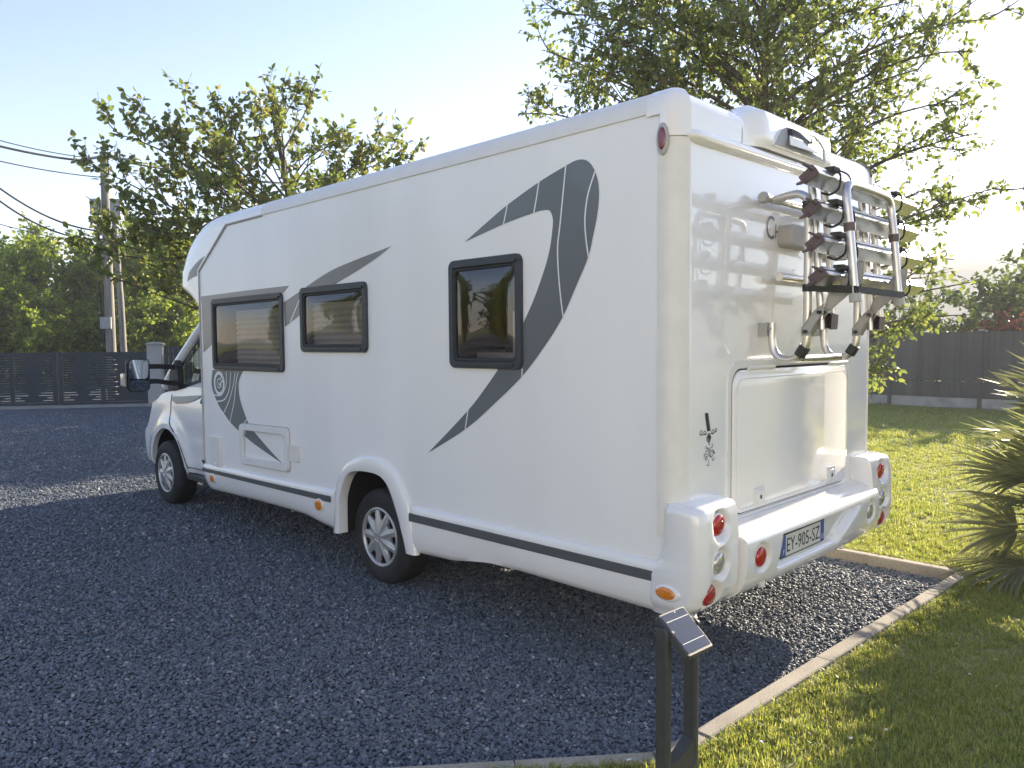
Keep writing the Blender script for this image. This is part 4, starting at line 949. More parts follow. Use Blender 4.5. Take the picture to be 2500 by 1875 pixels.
for x in (.765, 1.365):
    m = MB(); m.plate([(-.52, 2.10), (-.47, 2.10), (-.40, 1.985), (-.345, 1.94), (-.330, 1.885), (-.352, 1.865), (-.42, 1.92), (-.515, 2.0)], YZ(x+.026, x+.034), 0, 1); m.build('hinge_plate', 'greyplastic', hb)
for x in (X1, X2):
    m = MB(); m.plate([(-.275, 1.745), (-.235, 1.745), (-.235, 1.785), (-.300, 1.87), (-.345, 1.90), (-.345, 1.855), (-.300, 1.80)], YZ(x-.030, x-.022), 0, 1); m.plate([(-.275, 1.745), (-.235, 1.745), (-.235, 1.785), (-.300, 1.87), (-.345, 1.90), (-.345, 1.855), (-.300, 1.80)], YZ(x+.022, x+.030), 0, 1)
    lk = m.build('link_plate', 'greyplastic', BR)
    m = MB(); m.tube([(x-.04, -.255, 1.765), (x+.04, -.255, 1.765)], .010, 8); m.tube([(x-.04, -.325, 1.86), (x+.04, -.325, 1.86)], .010, 8); m.build('bolt', 'steel', lk)
    m = MB(); m.plate([(-.30, 1.79), (-.355, 1.775), (-.36, 1.85), (-.325, 1.86)], YZ(x+.04, x+.12), 0, 1); m.build('end_block', 'redplastic', BR)
# webbing strap round the hoop and the left support
def band(p, q, w, name):
    p, q = np.array(p), np.array(q); m = MB(); m.loops([[tuple(c+np.array((0, 0, w/2))), tuple(c-np.array((0, 0, w/2))), tuple(c+np.array((.003, .003, -w/2))), tuple(c+np.array((.003, .003, w/2)))] for c in (p, q)]); m.build(name, 'strap', BR)
band((X1-.024, -.26, 1.985), (.745, -.505, 1.962), .036, 'webbing_strap'); band((.745, -.512, 1.962), (1.385, -.512, 1.958), .034, 'webbing_strap')
m = MB(); m.tube([(X1, -.252, 1.967), (X1, -.252, 2.003)], .0265, 12); m.build('webbing_strap', 'strap', BR, 40)
# ================================================================== SOLAR LIGHT
q0 = gnd(1604, 1875, ZL); q1 = gnd(1699, 1875, ZL)
SLc = np.array([-.60, -.385]); sv = np.array([.999, -.045]); sw_ = np.array([.045, .999])   # along its width, and towards the gravel
# its width follows the two posts in the photograph; it stands on the lawn just outside the kerb bend
SL = empty('solar_garden_light', (SLc[0], SLc[1], ZL)); tag(SL, 'charcoal solar bollard light with tilted panel standing at the kerb bend', 'garden light')
LP = lambda u, w, z: (SLc[0]+sv[0]*u+sw_[0]*w, SLc[1]+sv[1]*u+sw_[1]*w, z)
HWD = .088
for sg in (-1, 1):
    u0_, u1_ = (sg*HWD-.0165, sg*HWD+.0165); m = MB(); L = []
    for z, k in ((ZL-.02, 1.), (.640, 1.), (.655, .95), (.668, .75), (.675, .4)): L.append([LP(u, w*k, z) for u, w in ((u0_, -.022), (u0_+.006, -.027), (u1_-.006, -.027), (u1_, -.022), (u1_, .022), (u1_-.006, .027), (u0_+.006, .027), (u0_, .022))])
    m.loops(L); m.build('post', 'lampmetal', SL, 40)
m = MB(); m.loops([[LP(u, w, z) for u, w in ((-HWD+.0165, -.024), (HWD-.0165, -.024), (HWD-.0165, .024), (-HWD+.0165, .024))] for z in (ZL-.02, .155)])
m.loops([[LP(u, w, z) for u, w, z in ((-HWD+.0165, w0, .155), (HWD-.0165, w0, .155), (HWD-.0165, w0, .205), (.0, w0, .165))] for w0 in (-.0235, .0235)]); m.build('base', 'lampmetal', SL)
tl = math.radians(40)
def PN(u, v, d):                       # v runs up the panel, which faces the camera side
    return LP(u-.010, -.040+v*math.cos(tl)-d*math.sin(tl), .650+v*math.sin(tl)+d*math.cos(tl))
pw, pl = .078, .090
m = MB(); m.plate(rrect(-pw, pw, -pl, pl, .010), PN, -.022, .006, .005); pn = m.build('panel', 'lampmetal', SL, 40)
m = MB(); m.plate(rrect(-pw+.007, pw-.007, -pl+.012, pl-.007, .004), PN, .004, .0072); m.build('solar_cells', 'solar', pn)
m = MB()
for v in (.052, -.042): m.plate(rrect(-pw+.012, pw-.012, v-.0012, v+.0012, .0006, 1), PN, .006, .0079)
m.build('busbar', 'solarline', pn)
m = MB(); m.plate([(.010+.003*math.cos(a), .078+.003*math.sin(a)) for a in np.linspace(0, 5.8, 10)], PN, .006, .0082); m.build('sensor', 'solarline', pn)
for sg in (-1, 1):
    m = MB(); m.lathe([(.0165, 0), (.0165, .012), (.013, .016)], lambda a, b, h: LP(sg*(pw-.004+h), -.028+a, .652+b), 20); m.build('knob', 'lampmetal', SL, 40)

# ================================================================== GATE, PILLAR, FENCES
GA = np.array(gnd(145, 994)[:2]); g1 = np.array(gnd(316, 990)[:2])
gd = np.array([.835, -.550]); gd = gd/np.linalg.norm(gd); gn = np.array([gd[1], -gd[0]])*1.0
GP = lambda u, w, z: (GA[0]+gd[0]*u+gn[0]*w, GA[1]+gd[1]*u+gn[1]*w, z)
Zg = .06
LEN = [.26, .16, .37, .32, .17, .40, .15, .34, .23, .30, .12, .28, .33, .20, .36, .18, .30, .24, .14, .27]
def gate_leaf(sg, label):
    gl_ = empty('gate_leaf', GP(sg*1.2, 0, Zg)); tag(gl_, label, 'gate', 'leaves of the driveway gate')
    U = lambda u: sg*u; H = 1.47
    m = MB()
    def bar(u0, u1, z0, z1, w0, w1): m.loops([[GP(U(u0), w, z) for w, z in ((w0, z0), (w1, z0), (w1, z1), (w0, z1))], [GP(U(u1), w, z) for w, z in ((w0, z0), (w1, z0), (w1, z1), (w0, z1))]])
    bar(.012, .13, Zg, H+Zg+.01, -.04, .04); bar(1.10, 1.21, Zg+.05, H+Zg-.08, -.03, .03); bar(2.24, 2.36, Zg, H+Zg, -.04, .04); bar(.132, 2.238, H+Zg-.09, H+Zg, -.035, .035); bar(.132, 2.238, Zg, Zg+.07, -.035, .035)
    bar(.132, 2.238, Zg+.775, Zg+.787, -.030, .030)
    m.build('gate_frame', 'anthracite', gl_)
    m = MB(); z = Zg+.075
    for k in range(19):
        for (a, b, la, lb) in ((.132, 1.098, LEN[k], LEN[k]*.9), (1.212, 2.236, LEN[k]*.95, 0)):
            bar(a, b, z, z+.052, -.012, .012)
            c0, c1 = a+la, b-lb
            bar(c0, c1, z+.0522, z+.0698, -.0115, .0115)
        z += .070
        if z > H+Zg-.10: break
    m.build('slotted_panel', 'anthracite', gl_)
    m = MB(); m.tube([GP(U(2.30), -.09, Zg+.80), GP(U(1.45), -.07, Zg+.83)], .022, 8); m.build('opener_arm', 'boxgrey', gl_, 40)
gate_leaf(1, 'anthracite slotted metal gate leaf hung on the pale pillar'); gate_leaf(-1, 'anthracite slotted metal gate leaf meeting its twin at the centre post')
pc = 2.56
GPt = empty('gate_pillar', GP(pc, 0, 0)); tag(GPt, 'pale rendered square gate pillar with a flat cap', 'pillar')
m = MB(); m.loops([[GP(pc+a, b, z) for a, b in ((-.19, -.19), (.19, -.19), (.19, .19), (-.19, .19))] for z in (0, 1.72)]); m.build('shaft', 'render', GPt)
m = MB(); m.loops([[GP(pc+a, b, z) for a, b in ((-.22, -.22), (.22, -.22), (.22, .22), (-.22, .22))] for z in (1.7205, 1.765)]+[[GP(pc+a, b, 1.80) for a, b in ((-.05, -.05), (.05, -.05), (.05, .05), (-.05, .05))]]); m.build('cap', 'slab', GPt)
m = MB(); m.loops([[GP(u, w, z) for w, z in ((-.75, -.05), (.45, -.05), (.45, .055), (-.70, .055), (-.75, .04))] for u in (-9, 3.2)])
tag(m.build('gate_threshold', 'slab'), 'pale concrete threshold strip along the foot of the gate', 'threshold', kind='structure')
# fence beside the pillar
FL = empty('fence', GP(3.6, .1, 0)); tag(FL, 'dark slatted fence running on behind the gate pillar', 'fence')
for k, (u0, u1, w0, w1, h) in enumerate(((2.80, 3.45, .05, .0, 1.68), (3.55, 4.6, -.05, -1.0, 1.80), (4.7, 6.6, -1.1, -2.2, 1.84), (6.7, 8.6, -2.3, -3.4, 1.84), (8.7, 10.6, -3.5, -4.6, 1.84))):
    n = int((u1-u0)/.115); m = MB(); m.loops([[GP(u1, w1-.03, 0), GP(u1+.09, w1-.03, 0), GP(u1+.09, w1+.06, 0), GP(u1, w1+.06, 0)], [GP(u1, w1-.03, h+.06), GP(u1+.09, w1-.03, h+.06), GP(u1+.09, w1+.06, h+.06), GP(u1, w1+.06, h+.06)]]); m.build('post', 'anthracite', FL)
    for i in range(n):
        a = u0+(u1-u0)*i/n; b = a+(u1-u0)/n-.014; wa = w0+(w1-w0)*i/n; m = MB()
        m.loops([[GP(a, wa, z), GP(b, wa, z), GP(b, wa+.02, z), GP(a, wa+.02, z)] for z in (.04, h)]); m.build('slat', 'anthracite', FL)
    m = MB()
    for z in (.3, h-.25): m.loops([[GP(u0, w0+.022, z), GP(u0, w0+.05, z), GP(u0, w0+.05, z+.06), GP(u0, w0+.022, z+.06)], [GP(u1, w1+.022, z), GP(u1, w1+.05, z), GP(u1, w1+.05, z+.06), GP(u1, w1+.022, z+.06)]])
    m.build('rail', 'anthracite', FL)
# fence across the far side of the lawn
M['fencewood'] = mat('charcoal_fence_boards', (.085, .083, .080), .6, var=.25, scale=4, streak=14)
FX = 17.4
FR = empty('fence', (FX, 3, 0)); tag(FR, 'charcoal board fence on a low concrete base across the lawn', 'fence')
y = -9.0; k = 0
while y < 16:
    m = MB(); m.box((FX-.03, y, -.05), (FX+.03, y+2.0, .30)); m.build('base_slab', 'slab', FR)
    m = MB(); m.box((FX-.05, y-.045, -.05), (FX+.05, y+.045, 1.90)); m.build('post', 'fencewood', FR)
    m = MB(); m.box((FX-.05, y-.05, 1.9005), (FX+.05, y+.05, 1.93)); m.build('post_cap', 'boxgrey', FR)
    for (z0, z1) in ((.335, .70), (.705, 1.27), (1.275, 1.86)):
        if 0 < y < 8 or True:
            m = MB()
            for i in range(16): m.box((FX-.012-.004*(i % 2), y+.05+i*.119, z0), (FX+.012, y+.05+i*.119+.115, z1-.012))
            m.build('board_panel', 'fencewood', FR)
    m = MB()
    for z in (.305, 1.262, 1.848): m.box((FX-.034, y+.046, z), (FX+.030, y+1.954, z+.028))
    m.build('rail', 'fencewood', FR); y += 2.0

# ================================================================== POLE AND WIRES
D_P = 27.0
pb = at(272, 858, D_P); ptop = at(253, 372, D_P); pb[2] = 0
UP = empty('utility_pole', tuple(pb)); tag(UP, 'weathered twin utility pole with crossarm behind the gate', 'utility pole')
def lean(t, du=0.): return pb+(ptop-pb)*t+np.array([CR[0], CR[1], 0])*du
m = MB(); m.tube([lean(0), lean(.5), lean(1)], [.155, .135, .115], 12); m.build('pole', 'polewood', UP, 50)
m = MB(); m.tube([lean(0, .42), lean(.4, .36), lean(.78, .24)], [.10, .09, .07], 10); m.build('stay_pole', 'polewood', UP, 50)
m = MB(); m.tube([lean(.965, -.95), lean(.985, 0), lean(.965, 1.0)], .045, 8); m.tube([lean(.93, 0), lean(.968, -.6)], .02, 6); ca = m.build('crossarm', 'boxgrey', UP, 50)
for du in (-.9, -.45, .5, .95):
    p = lean(.968, du); m = MB(); m.lathe([(.03, 0), (.045, .05), (.03, .08), (.045, .11), (.02, .16)], lambda a, b, h: (p[0]+a, p[1]+b, p[2]+h+.03), 10); m.build('insulator', 'poleconc', ca, 50)
for t, du, w, h in ((.78, -.26, .12, .24), (.77, .40, .16, .30), (.315, -.05, .15, .18)):
    p = lean(t, du); e1 = np.array([CR[0], CR[1], 0])*w; e2 = -np.array([fw[0], fw[1], 0])*.22; m = MB()
    m.loops([[tuple(p+e1*a+e2*b+np.array((0, 0, z))) for a, b in ((-1, 0), (1, 0), (1, 1), (-1, 1))] for z in (-h, h)]); m.build('junction_box', 'boxgrey', UP)
m = MB(); m.tube([tuple(lean(t, -.16+.03*math.sin(9*t))+(-.2*np.array([fw[0], fw[1], 0]))) for t in np.linspace(.05, .8, 14)], .022, 6); m.build('riser_cable', 'cable', UP, 40)
def wire(a, b, sag, r, label, grp='overhead wires at the pole'):
    a, b = np.array(a), np.array(b); m = MB()
    P = [tuple(a+(b-a)*t-np.array((0, 0, sag*4*t*(1-t)))) for t in np.linspace(0, 1, 22)]
    m.tube(P, r, 6); tag(m.build('power_line', 'cable', None, 50), label, 'wire', grp)
WL = [((-160, 292), .972, .1, .014, .35, 'uppermost thin wire reaching the pole crossarm'), ((-160, 312), .965, -.45, .034, .25, 'thick twisted black cable reaching the pole crossarm'),
      ((-160, 352), .90, 0, .016, .25, 'thin wire reaching the pole just under its crossarm'), ((-160, 320), .685, 0, .026, 1.2, 'sagging black cable tied halfway down the pole'),
      ((-160, 345), .655, -.05, .026, 1.4, 'lowest sagging black cable on the pole'), ((-160, 500), .62, 0, .012, .2, 'faint straight wire meeting the pole above the hedge')]
for (px, py), t, du, r, sag, lb in WL: wire(at(px*1.0, py, 24.5), lean(t, du), sag*.5, r, lb)
for t, du, py, r, lb in ((.965, .45, 440, .028, 'black cable leaving the crossarm towards the leafy tree'), (.965, .9, 452, .014, 'thin wire leaving the crossarm end towards the leafy tree')): wire(lean(t, du), at(1150, py-20, 40), .7, r, lb)
wire(at(2050, 540, 42), at(2900, 590, 36), .4, .018, 'upper thin wire crossing the bright sky over the hill', 'wires over the hill'); wire(at(2050, 563, 42), at(2900, 604, 36), .4, .018, 'lower thin wire crossing the bright sky over the hill', 'wires over the hill')
# ================================================================== VEGETATION
rng = np.random.default_rng(11)
def unit(v): return v/(np.linalg.norm(v, axis=-1, keepdims=True)+1e-12)
def leaves_mesh(name, P, D, Nn, S, mt, ratio=.55, fold=.25):
    D = unit(D); Nn = unit(Nn-D*np.sum(Nn*D, -1, keepdims=True)); B = np.cross(D, Nn); S = S[:, None]; w = S*ratio*.5
    v0 = P; v1 = P+D*S*.38+B*w+Nn*S*fold*.35; v2 = P+D*S*.38-B*w+Nn*S*fold*.35; v3 = P+D*S*.72+B*w*.72+Nn*S*fold*.2; v4 = P+D*S*.72-B*w*.72+Nn*S*fold*.2; v5 = P+D*S-Nn*S*.06; vm = P+D*S*.55
    n = len(P); V = np.stack([v0, v1, v3, v5, v4, v2, vm], 1).reshape(-1, 3); b = (np.arange(n)*7)[:, None, None]
    F4 = np.array([[0, 1, 2, 6], [6, 2, 3, 6], [6, 3, 4, 6], [0, 6, 4, 5]])
    T = np.array([[0, 1, 6], [1, 2, 6], [2, 3, 6], [3, 4, 6], [4, 5, 6], [5, 0, 6]])
    return fast_mesh(name, V, (T[None]+b).reshape(-1, 3), mt)
def bez(a, c, b, n): t = np.linspace(0, 1, n)[:, None]; return (1-t)**2*a+2*t*(1-t)*c+t*t*b
def tree(name, label, base, top, limbs, mt, leaf=.09, sub=(6, .9), twig=(5, .45), nleaf=9, up=.35, seed=1, droop=.3, trunk_r=.12, group=None, cat='tree', fork=.35, leaf_on_limb=True, spread=.75, ratio=.6, thin=1., shoot=1.):
    g = np.random.default_rng(seed); base = np.array(base, float); top = np.array(top, float)
    o = empty(name, tuple(base)); tag(o, label, cat, group)
    wood = MB(); tr = bez(base, (base+top)/2+g.normal(0, .12, 3), top, 8); wood.tube(tr, np.linspace(trunk_r, trunk_r*.25, 8), 10)
    P, D = [], []
    def put(path, n, jit=.02):
        k = len(path)
        for i in range(n):
            t = g.uniform(.15, 1.0)*(k-1); j = min(int(t), k-2); p = path[j]+(path[j+1]-path[j])*(t-j); d = unit(path[j+1]-path[j])
            P.append(p+g.normal(0, jit, 3)); D.append(unit(d*.5+g.normal(0, .8, 3)+np.array((0, 0, -droop))))
        P.append(path[-1]); D.append(unit(path[-1]-path[-2])+np.array((0, 0, -droop*.5)))
    for lm_ in limbs:
        tgt, h = lm_[:2]; wt = lm_[2] if len(lm_) > 2 else 1.; tgt = np.array(tgt, float); i = h*7; j = min(int(i), 6); st = tr[j]+(tr[j+1]-tr[j])*(i-j); ln = np.linalg.norm(tgt-st)
        lp = bez(st, (st+tgt)/2+np.array((0, 0, .14*ln*(1 if up >= 0 else -.2)))+g.normal(0, .07*ln, 3), tgt, 8); r0_ = trunk_r*.26*min(1., ln/3+.25)
        wood.tube(lp, np.linspace(r0_, .006*thin, 8), 6)
        ns = max(2, int(wt*sub[0]*min(1.6, ln/2.2))); put(lp[5:], int(nleaf*shoot))
        for s in range(ns):
            t = fork+(1-fork)*((s+g.random())/ns); q = t*7; j = min(int(q), 6); a = lp[j]+(lp[j+1]-lp[j])*(q-j); d = unit(lp[j+1]-lp[j])
            e = unit(d*.7+g.normal(0, spread, 3)+np.array((0, 0, up))); sl_ = sub[1]*g.uniform(.55, 1.15)*(1.15-.45*t)
            b = a+e*sl_; sp_ = bez(a, (a+b)/2+np.array((0, 0, -.08*sl_))+g.normal(0, .05*sl_, 3), b, 5); wood.tube(sp_, np.linspace(.011, .004, 5)*thin, 4)
            for w in range(twig[0]):
                t2 = .15+.85*((w+g.random())/twig[0]); q = t2*4; j = min(int(q), 3); a2 = sp_[j]+(sp_[j+1]-sp_[j])*(q-j)
                e2 = unit(e*.6+g.normal(0, .75, 3)+np.array((0, 0, up*.8))); l2 = twig[1]*g.uniform(.5, 1.15); b2 = a2+e2*l2
                tp_ = bez(a2, (a2+b2)/2+g.normal(0, .04*l2, 3), b2, 4); wood.tube(tp_, np.linspace(.005, .0025, 4)*thin, 3); put(tp_, nleaf)
            put(sp_, nleaf//2)
    link('trunk', wood.mesh('trunk', 'bark', 60, False), o)
    P = np.array(P); D = np.array(D); n = len(P); Nn = g.normal(0, .8, (n, 3))+np.array((0, 0, .7))
    me = leaves_mesh('crown', P, D, Nn, leaf*g.uniform(.6, 1.2, n), mt, ratio); link('crown', me, o)
    return o
def limbs_ellipsoid(c, rad, n, seed, el0=-.35, jit=.18, h=(.3, .95), front=None):
    g = np.random.default_rng(seed); out = []
    for i in range(n):
        z = el0+(1-el0)*(i+.5)/n; a = i*2.39996+g.normal(0, .3); r = math.sqrt(max(0, 1-z*z)); k = 1-abs(g.normal(0, jit))
        out.append(((c[0]+rad[0]*r*math.cos(a)*k, c[1]+rad[1]*r*math.sin(a)*k, c[2]+rad[2]*z*k), h[0]+(h[1]-h[0])*min(1, max(0, (z+.3)/1.3))*g.uniform(.75, 1.)))
    return out
M['leafL'] = island_mat('bronze_green_leaf', [(.085, .105, .045), (.13, .16, .06), (.18, .205, .075), (.24, .20, .10)], .42, .52, (1.6, 1.7, .8), .6)
M['leafR'] = island_mat('pear_leaf', [(.085, .115, .05), (.125, .155, .066), (.165, .19, .082), (.23, .24, .10)], .40, .55, (1.7, 1.75, .8), .55)
M['leafH'] = island_mat('hedge_leaf', [(.11, .15, .034), (.17, .22, .045), (.24, .29, .06), (.31, .34, .085)], .5, .5, (1.6, 1.7, .5), .4)
M['leafB'] = island_mat('dark_shrub_leaf', [(.055, .078, .032), (.085, .115, .042), (.12, .15, .055)], .5, .45, (1.4, 1.5, .6), .4)
M['leafRed'] = island_mat('red_shrub_leaf', [(.16, .04, .03), (.24, .07, .04), (.20, .12, .05)], .5, .35, (1.4, .9, .6), .4)
# --- tree in front of the motorhome's nose: crown outline follows shoots seen in the photograph
DL = 13.2
def LTp(px, py, dd=0.): return at(px*1.1302, py*1.1302, DL+dd)
lb = at(650*1.1302, 860, DL); lb[2] = 0
sh = [((190, 330), -.4, .42), ((245, 262), .2, .55), ((330, 245), -.8, .62), ((400, 215), .5, .68), ((468, 228), -.2, .72), ((545, 210), .6, .78), ((590, 190), -.5, .80), ((645, 172), .2, .92), ((670, 195), .9, .86), ((735, 285), -.6, .75), ((760, 300), .6, .70), ((810, 300), -.2, .66), ((850, 295), .5, .62), ((890, 325), .0, .55),
      ((180, 480), .0, .40), ((150, 520), .6, .36), ((215, 560), -.6, .33), ((260, 420), -1.0, .48), ((300, 360), 1.0, .55), ((350, 480), -1.6, .42), ((420, 400), -1.8, .55), ((500, 330), -1.7, .66), ((480, 480), -2.2, .45), ((560, 420), 1.6, .6), ((620, 330), 1.5, .72), ((700, 380), 1.7, .6), ((330, 560), .8, .32), ((400, 580), -1.4, .3), ((460, 560), 1.4, .34), ((640, 420), -1.8, .5), ((560, 260), -1.0, .74), ((440, 300), 1.2, .66), ((720, 400), -1.2, .5), ((800, 400), .9, .5), ((380, 320), -.6, .6), ((290, 480), -.2, .42)]
lt = lb.copy(); lt[2] = 5.6; lt += (np.array([-CR[0], -CR[1], 0]))*.4
tree('fruit_tree', 'leafy tree with upright bronze green shoots beyond the motorhome nose', lb, lt, [(LTp(x, y+26, d*.8), h) for (x, y), d, h in sh], 'leafL', .118, (6, .60), (4, .32), 8, .95, 3, .55, .10, fork=.30, spread=.45, ratio=.62, shoot=2.2)
# --- big tree behind the motorhome
DR = 9.6
def RTp(px, py, dd=0.): return at(px*1.1302, py*1.1302, DR+dd)
rb = at(1640*1.1302, 900, DR); rb[2] = 0
sh = [((1180, 110), .2, .6), ((1130, 245), -.2, .42), ((1205, 30), -.5, .7), ((1260, -60), .3, .8), ((1350, -120), -.6, .85), ((1450, -160), .5, .92), ((1560, -190), -.4, .97), ((1680, -170), .3, .97), ((1800, -120), -.5, .92), ((1900, -40), .4, .85), ((1950, 5), -.3, .78), ((2135, 40), .3, .72), ((2100, 110), -.2, .66), ((1990, 80), .6, .74), ((1985, 150), -.6, .66), ((2100, 290), .2, .5), ((2060, 220), -.4, .58), ((2150, 405), -.2, .42), ((2085, 445), .4, .38), ((1980, 420), -.6, .42), ((2060, 560), .3, .30), ((1990, 600), -.5, .26), ((2095, 610), .2, .27), ((2090, 680), -.2, .22), ((2000, 680), .5, .20), ((1945, 800), -.6, .16), ((1930, 500), .8, .34),
      ((1240, 160), .9, .55), ((1300, 60), -1.4, .7), ((1300, 150), -1.2, .55), ((1400, 40), 1.4, .75), ((1400, 150), -1.7, .58), ((1500, -40), -1.6, .82), ((1500, 100), 1.8, .62), ((1600, 40), -2.0, .72), ((1600, 150), 2.0, .55), ((1700, -20), 1.8, .8), ((1700, 120), -2.0, .6), ((1800, 60), 1.6, .72), ((1800, 180), -1.6, .52), ((1880, 120), .8, .62), ((1880, 260), -1.2, .48), ((1850, 320), 1.2, .42), ((1950, 330), .2, .45), ((1560, 60), .2, .75), ((1350, 220), .4, .5), ((1450, 200), 1.0, .5), ((1700, 230), .8, .5), ((1620, -80), .9, .88), ((1760, -60), -1.2, .85), ((1420, -60), -.9, .84), ((1340, 10), .6, .76), ((1230, 90), -.8, .62), ((1850, 20), -.9, .8), ((1920, 190), 1.1, .58), ((1660, 60), -.6, .74), ((1480, 20), .4, .76), ((1760, 40), .3, .74)]
rt = rb.copy(); rt[2] = 6.0
tree('pear_tree', 'large backlit leafy tree spreading behind the motorhome roof', rb, rt, [(RTp(x, y, d*.75), h, .40 if y > 480 else .75 if x > 1900 or x < 1250 else 1.2) for (x, y), d, h in sh], 'leafR', .078, (9, .58), (6, .32), 9, .30, 5, .45, .10, fork=.25, spread=.6, ratio=.55, shoot=1.6)
# --- hedge trees behind the gate: four shapes, copied with obj.copy()
def hedge_proto(seed, H, rad, label, n=34, leaf=.17, mt='leafH', name='hedge_tree', group='trees behind the gate', low=.12):
    b = np.array((0, 0, 0.)); return tree(name, label, b, (0, 0, H*.85), limbs_ellipsoid((0, 0, H*.55), (rad, rad, H*.47), n, seed, -.95, .25, (.05, .95)), mt, leaf, (7, 1.0), (5, .55), 9, .25, seed, .3, .13, group, 'tree', .35, spread=.85, ratio=.7, thin=1.5)
def copy_tree(o, loc, rz, sc, label):
    c = o.copy(); COL.objects.link(c); c.location = loc; c.rotation_euler = (0, 0, rz); c.scale = (sc, sc, sc); c['label'] = label
    for ch in o.children:
        d = ch.copy(); COL.objects.link(d); d.parent = c
    return c
h1 = hedge_proto(21, 7.0, 2.4, ''); h2 = hedge_proto(22, 5.6, 2.6, ''); h3 = hedge_proto(23, 4.2, 2.3, '')
spots = [(h1, 70, 38.4, .98, 'tall yellow green tree behind the far gate leaf'), (h1, -30, 41.6, 1.02, 'tall leafy tree standing left of the yellow green tree'), (h2, 175, 41.0, 1.23, 'dark leafy tree just beside the utility pole'), (h2, 330, 39.0, 1.30, 'bright green tree between the utility pole and the motorhome cap'),
         (h2, 420, 40.3, 1.37, 'broad green tree behind the fence posts by the pillar'), (h3, 30, 35.9, 0.98, 'low bushy tree right behind the gate top'), (h3, 130, 36.8, 0.81, 'low round bush behind the meeting stiles of the gate'), (h3, 215, 37.2, 0.86, 'low dark bush at the foot of the utility pole'), (h3, 345, 35.9, 0.94, 'low bright bush behind the pale gate pillar'),
         (h3, -80, 36.4, 1.04, 'low bushy tree at the outer end of the gate'), (h1, 250, 46.8, .98, 'taller green tree far behind the utility pole'), (h1, 480, 46.8, 1.0, 'tall green tree glimpsed above the motorhome cab roof'), (h2, 540, 42.9, 1.17, 'green tree hidden mostly by the cab windscreen'), (h2, -130, 44.2, 1.2, 'far green tree beyond the outer gate leaf')]
used = set()
for i, (pr_, px, D, sc, lb_) in enumerate(spots):
    p = at(px*1.1302, 860, D)
    if id(pr_) in used: copy_tree(pr_, (p[0], p[1], -.02), i*1.7, sc, lb_)
    else: used.add(id(pr_)); pr_.location = (p[0], p[1], -.02); pr_.rotation_euler = (0, 0, i*1.7); pr_.scale = (sc, sc, sc); pr_['label'] = lb_
    # the parts of a prototype were built round the world origin
for pr_ in (h1, h2, h3):
    for ch in pr_.children: ch.location = (0, 0, 0)
# trees out of the frame on the motorhome's left, seen only mirrored in its windows
for i, (x, y, sc, pr_, lb_) in enumerate(((-15, 13, 1.0, h1, 'tall garden tree mirrored in the dark motorhome windows'), (-19, 19, 1.1, h2, 'broad garden tree mirrored in the front window'), (-17, 5, 1.0, h2, 'broad garden tree on the open side of the yard'), (-13, 21, 1.1, h1, 'tall tree at the corner of the yard by the gate'))):
    copy_tree(pr_, (x, y, -.02), i*2.1, sc, lb_)['group'] = 'trees along the open side of the yard'
# bushes on the lawn beyond the motorhome, hidden by it: they throw the streaks of shade across the yard
for i, (x, y, sc, lb_) in enumerate(((9.6, 9.9, .66, 'first bush in the row beyond the motorhome cab'), (10.4, 13.0, 1.12, 'second bush in the row beyond the motorhome cab'), (10.0, 16.4, 1.1, 'third bush in the row beyond the motorhome cab'), (10.6, 19.6, 1.15, 'last bush in the row beyond the motorhome cab'))):
    copy_tree(h3 if i else h2, (x, y, 0), i*1.1, sc, lb_)['group'] = 'bushes beyond the motorhome'
# --- shrubs behind the right-hand fence
b1 = tree('shrub', '', (0, 0, 0), (0, 0, 2.2), limbs_ellipsoid((0, 0, 1.5), (1.7, 1.7, 1.3), 22, 41, -.9, .25, (.05, .9)), 'leafB', .13, (6, .7), (5, .4), 8, .2, 41, .3, .07, 'shrubs behind the board fence', 'shrub', .35, spread=.85, ratio=.6, thin=1.4)
b2 = tree('shrub', '', (0, 0, 0), (0, 0, 2.0), limbs_ellipsoid((0, 0, 1.5), (1.1, 1.1, 1.0), 14, 43, -.9, .25, (.05, .9)), 'leafRed', .12, (6, .5), (5, .35), 8, .2, 43, .3, .06, 'shrubs behind the board fence', 'shrub', .35, spread=.85, ratio=.6, thin=1.4)
for b_ in (b1, b2):
    for ch in b_.children: ch.location = (0, 0, 0)
p = at(2200*1.1302, 780, 24); b2.location = (p[0], p[1], 0); b2['label'] = 'red leaved shrub showing above the charcoal fence'
first = True
for i, (px, D, sc, lb_) in enumerate(((1960, 24.5, .82, 'dark shrub behind the fence next to the motorhome corner'), (2040, 25, .80, 'round dark shrub behind the middle of the board fence'), (2130, 25.5, .82, 'dark shrub behind the fence beside the red shrub'), (2215, 29, 1.4, 'tall loose shrub rising behind the red shrub'), (2290, 26, 1.5, 'big shrub behind the fence beyond the palm'), (1880, 26, 1.4, 'big dark shrub behind the fence hidden by the motorhome'))):
    p = at(px*1.1302, 850, D)
    if first: b1.location = (p[0], p[1], 0); b1.scale = (sc,)*3; b1['label'] = lb_; first = False
    else: copy_tree(b1, (p[0], p[1], 0), i*1.3, sc, lb_)
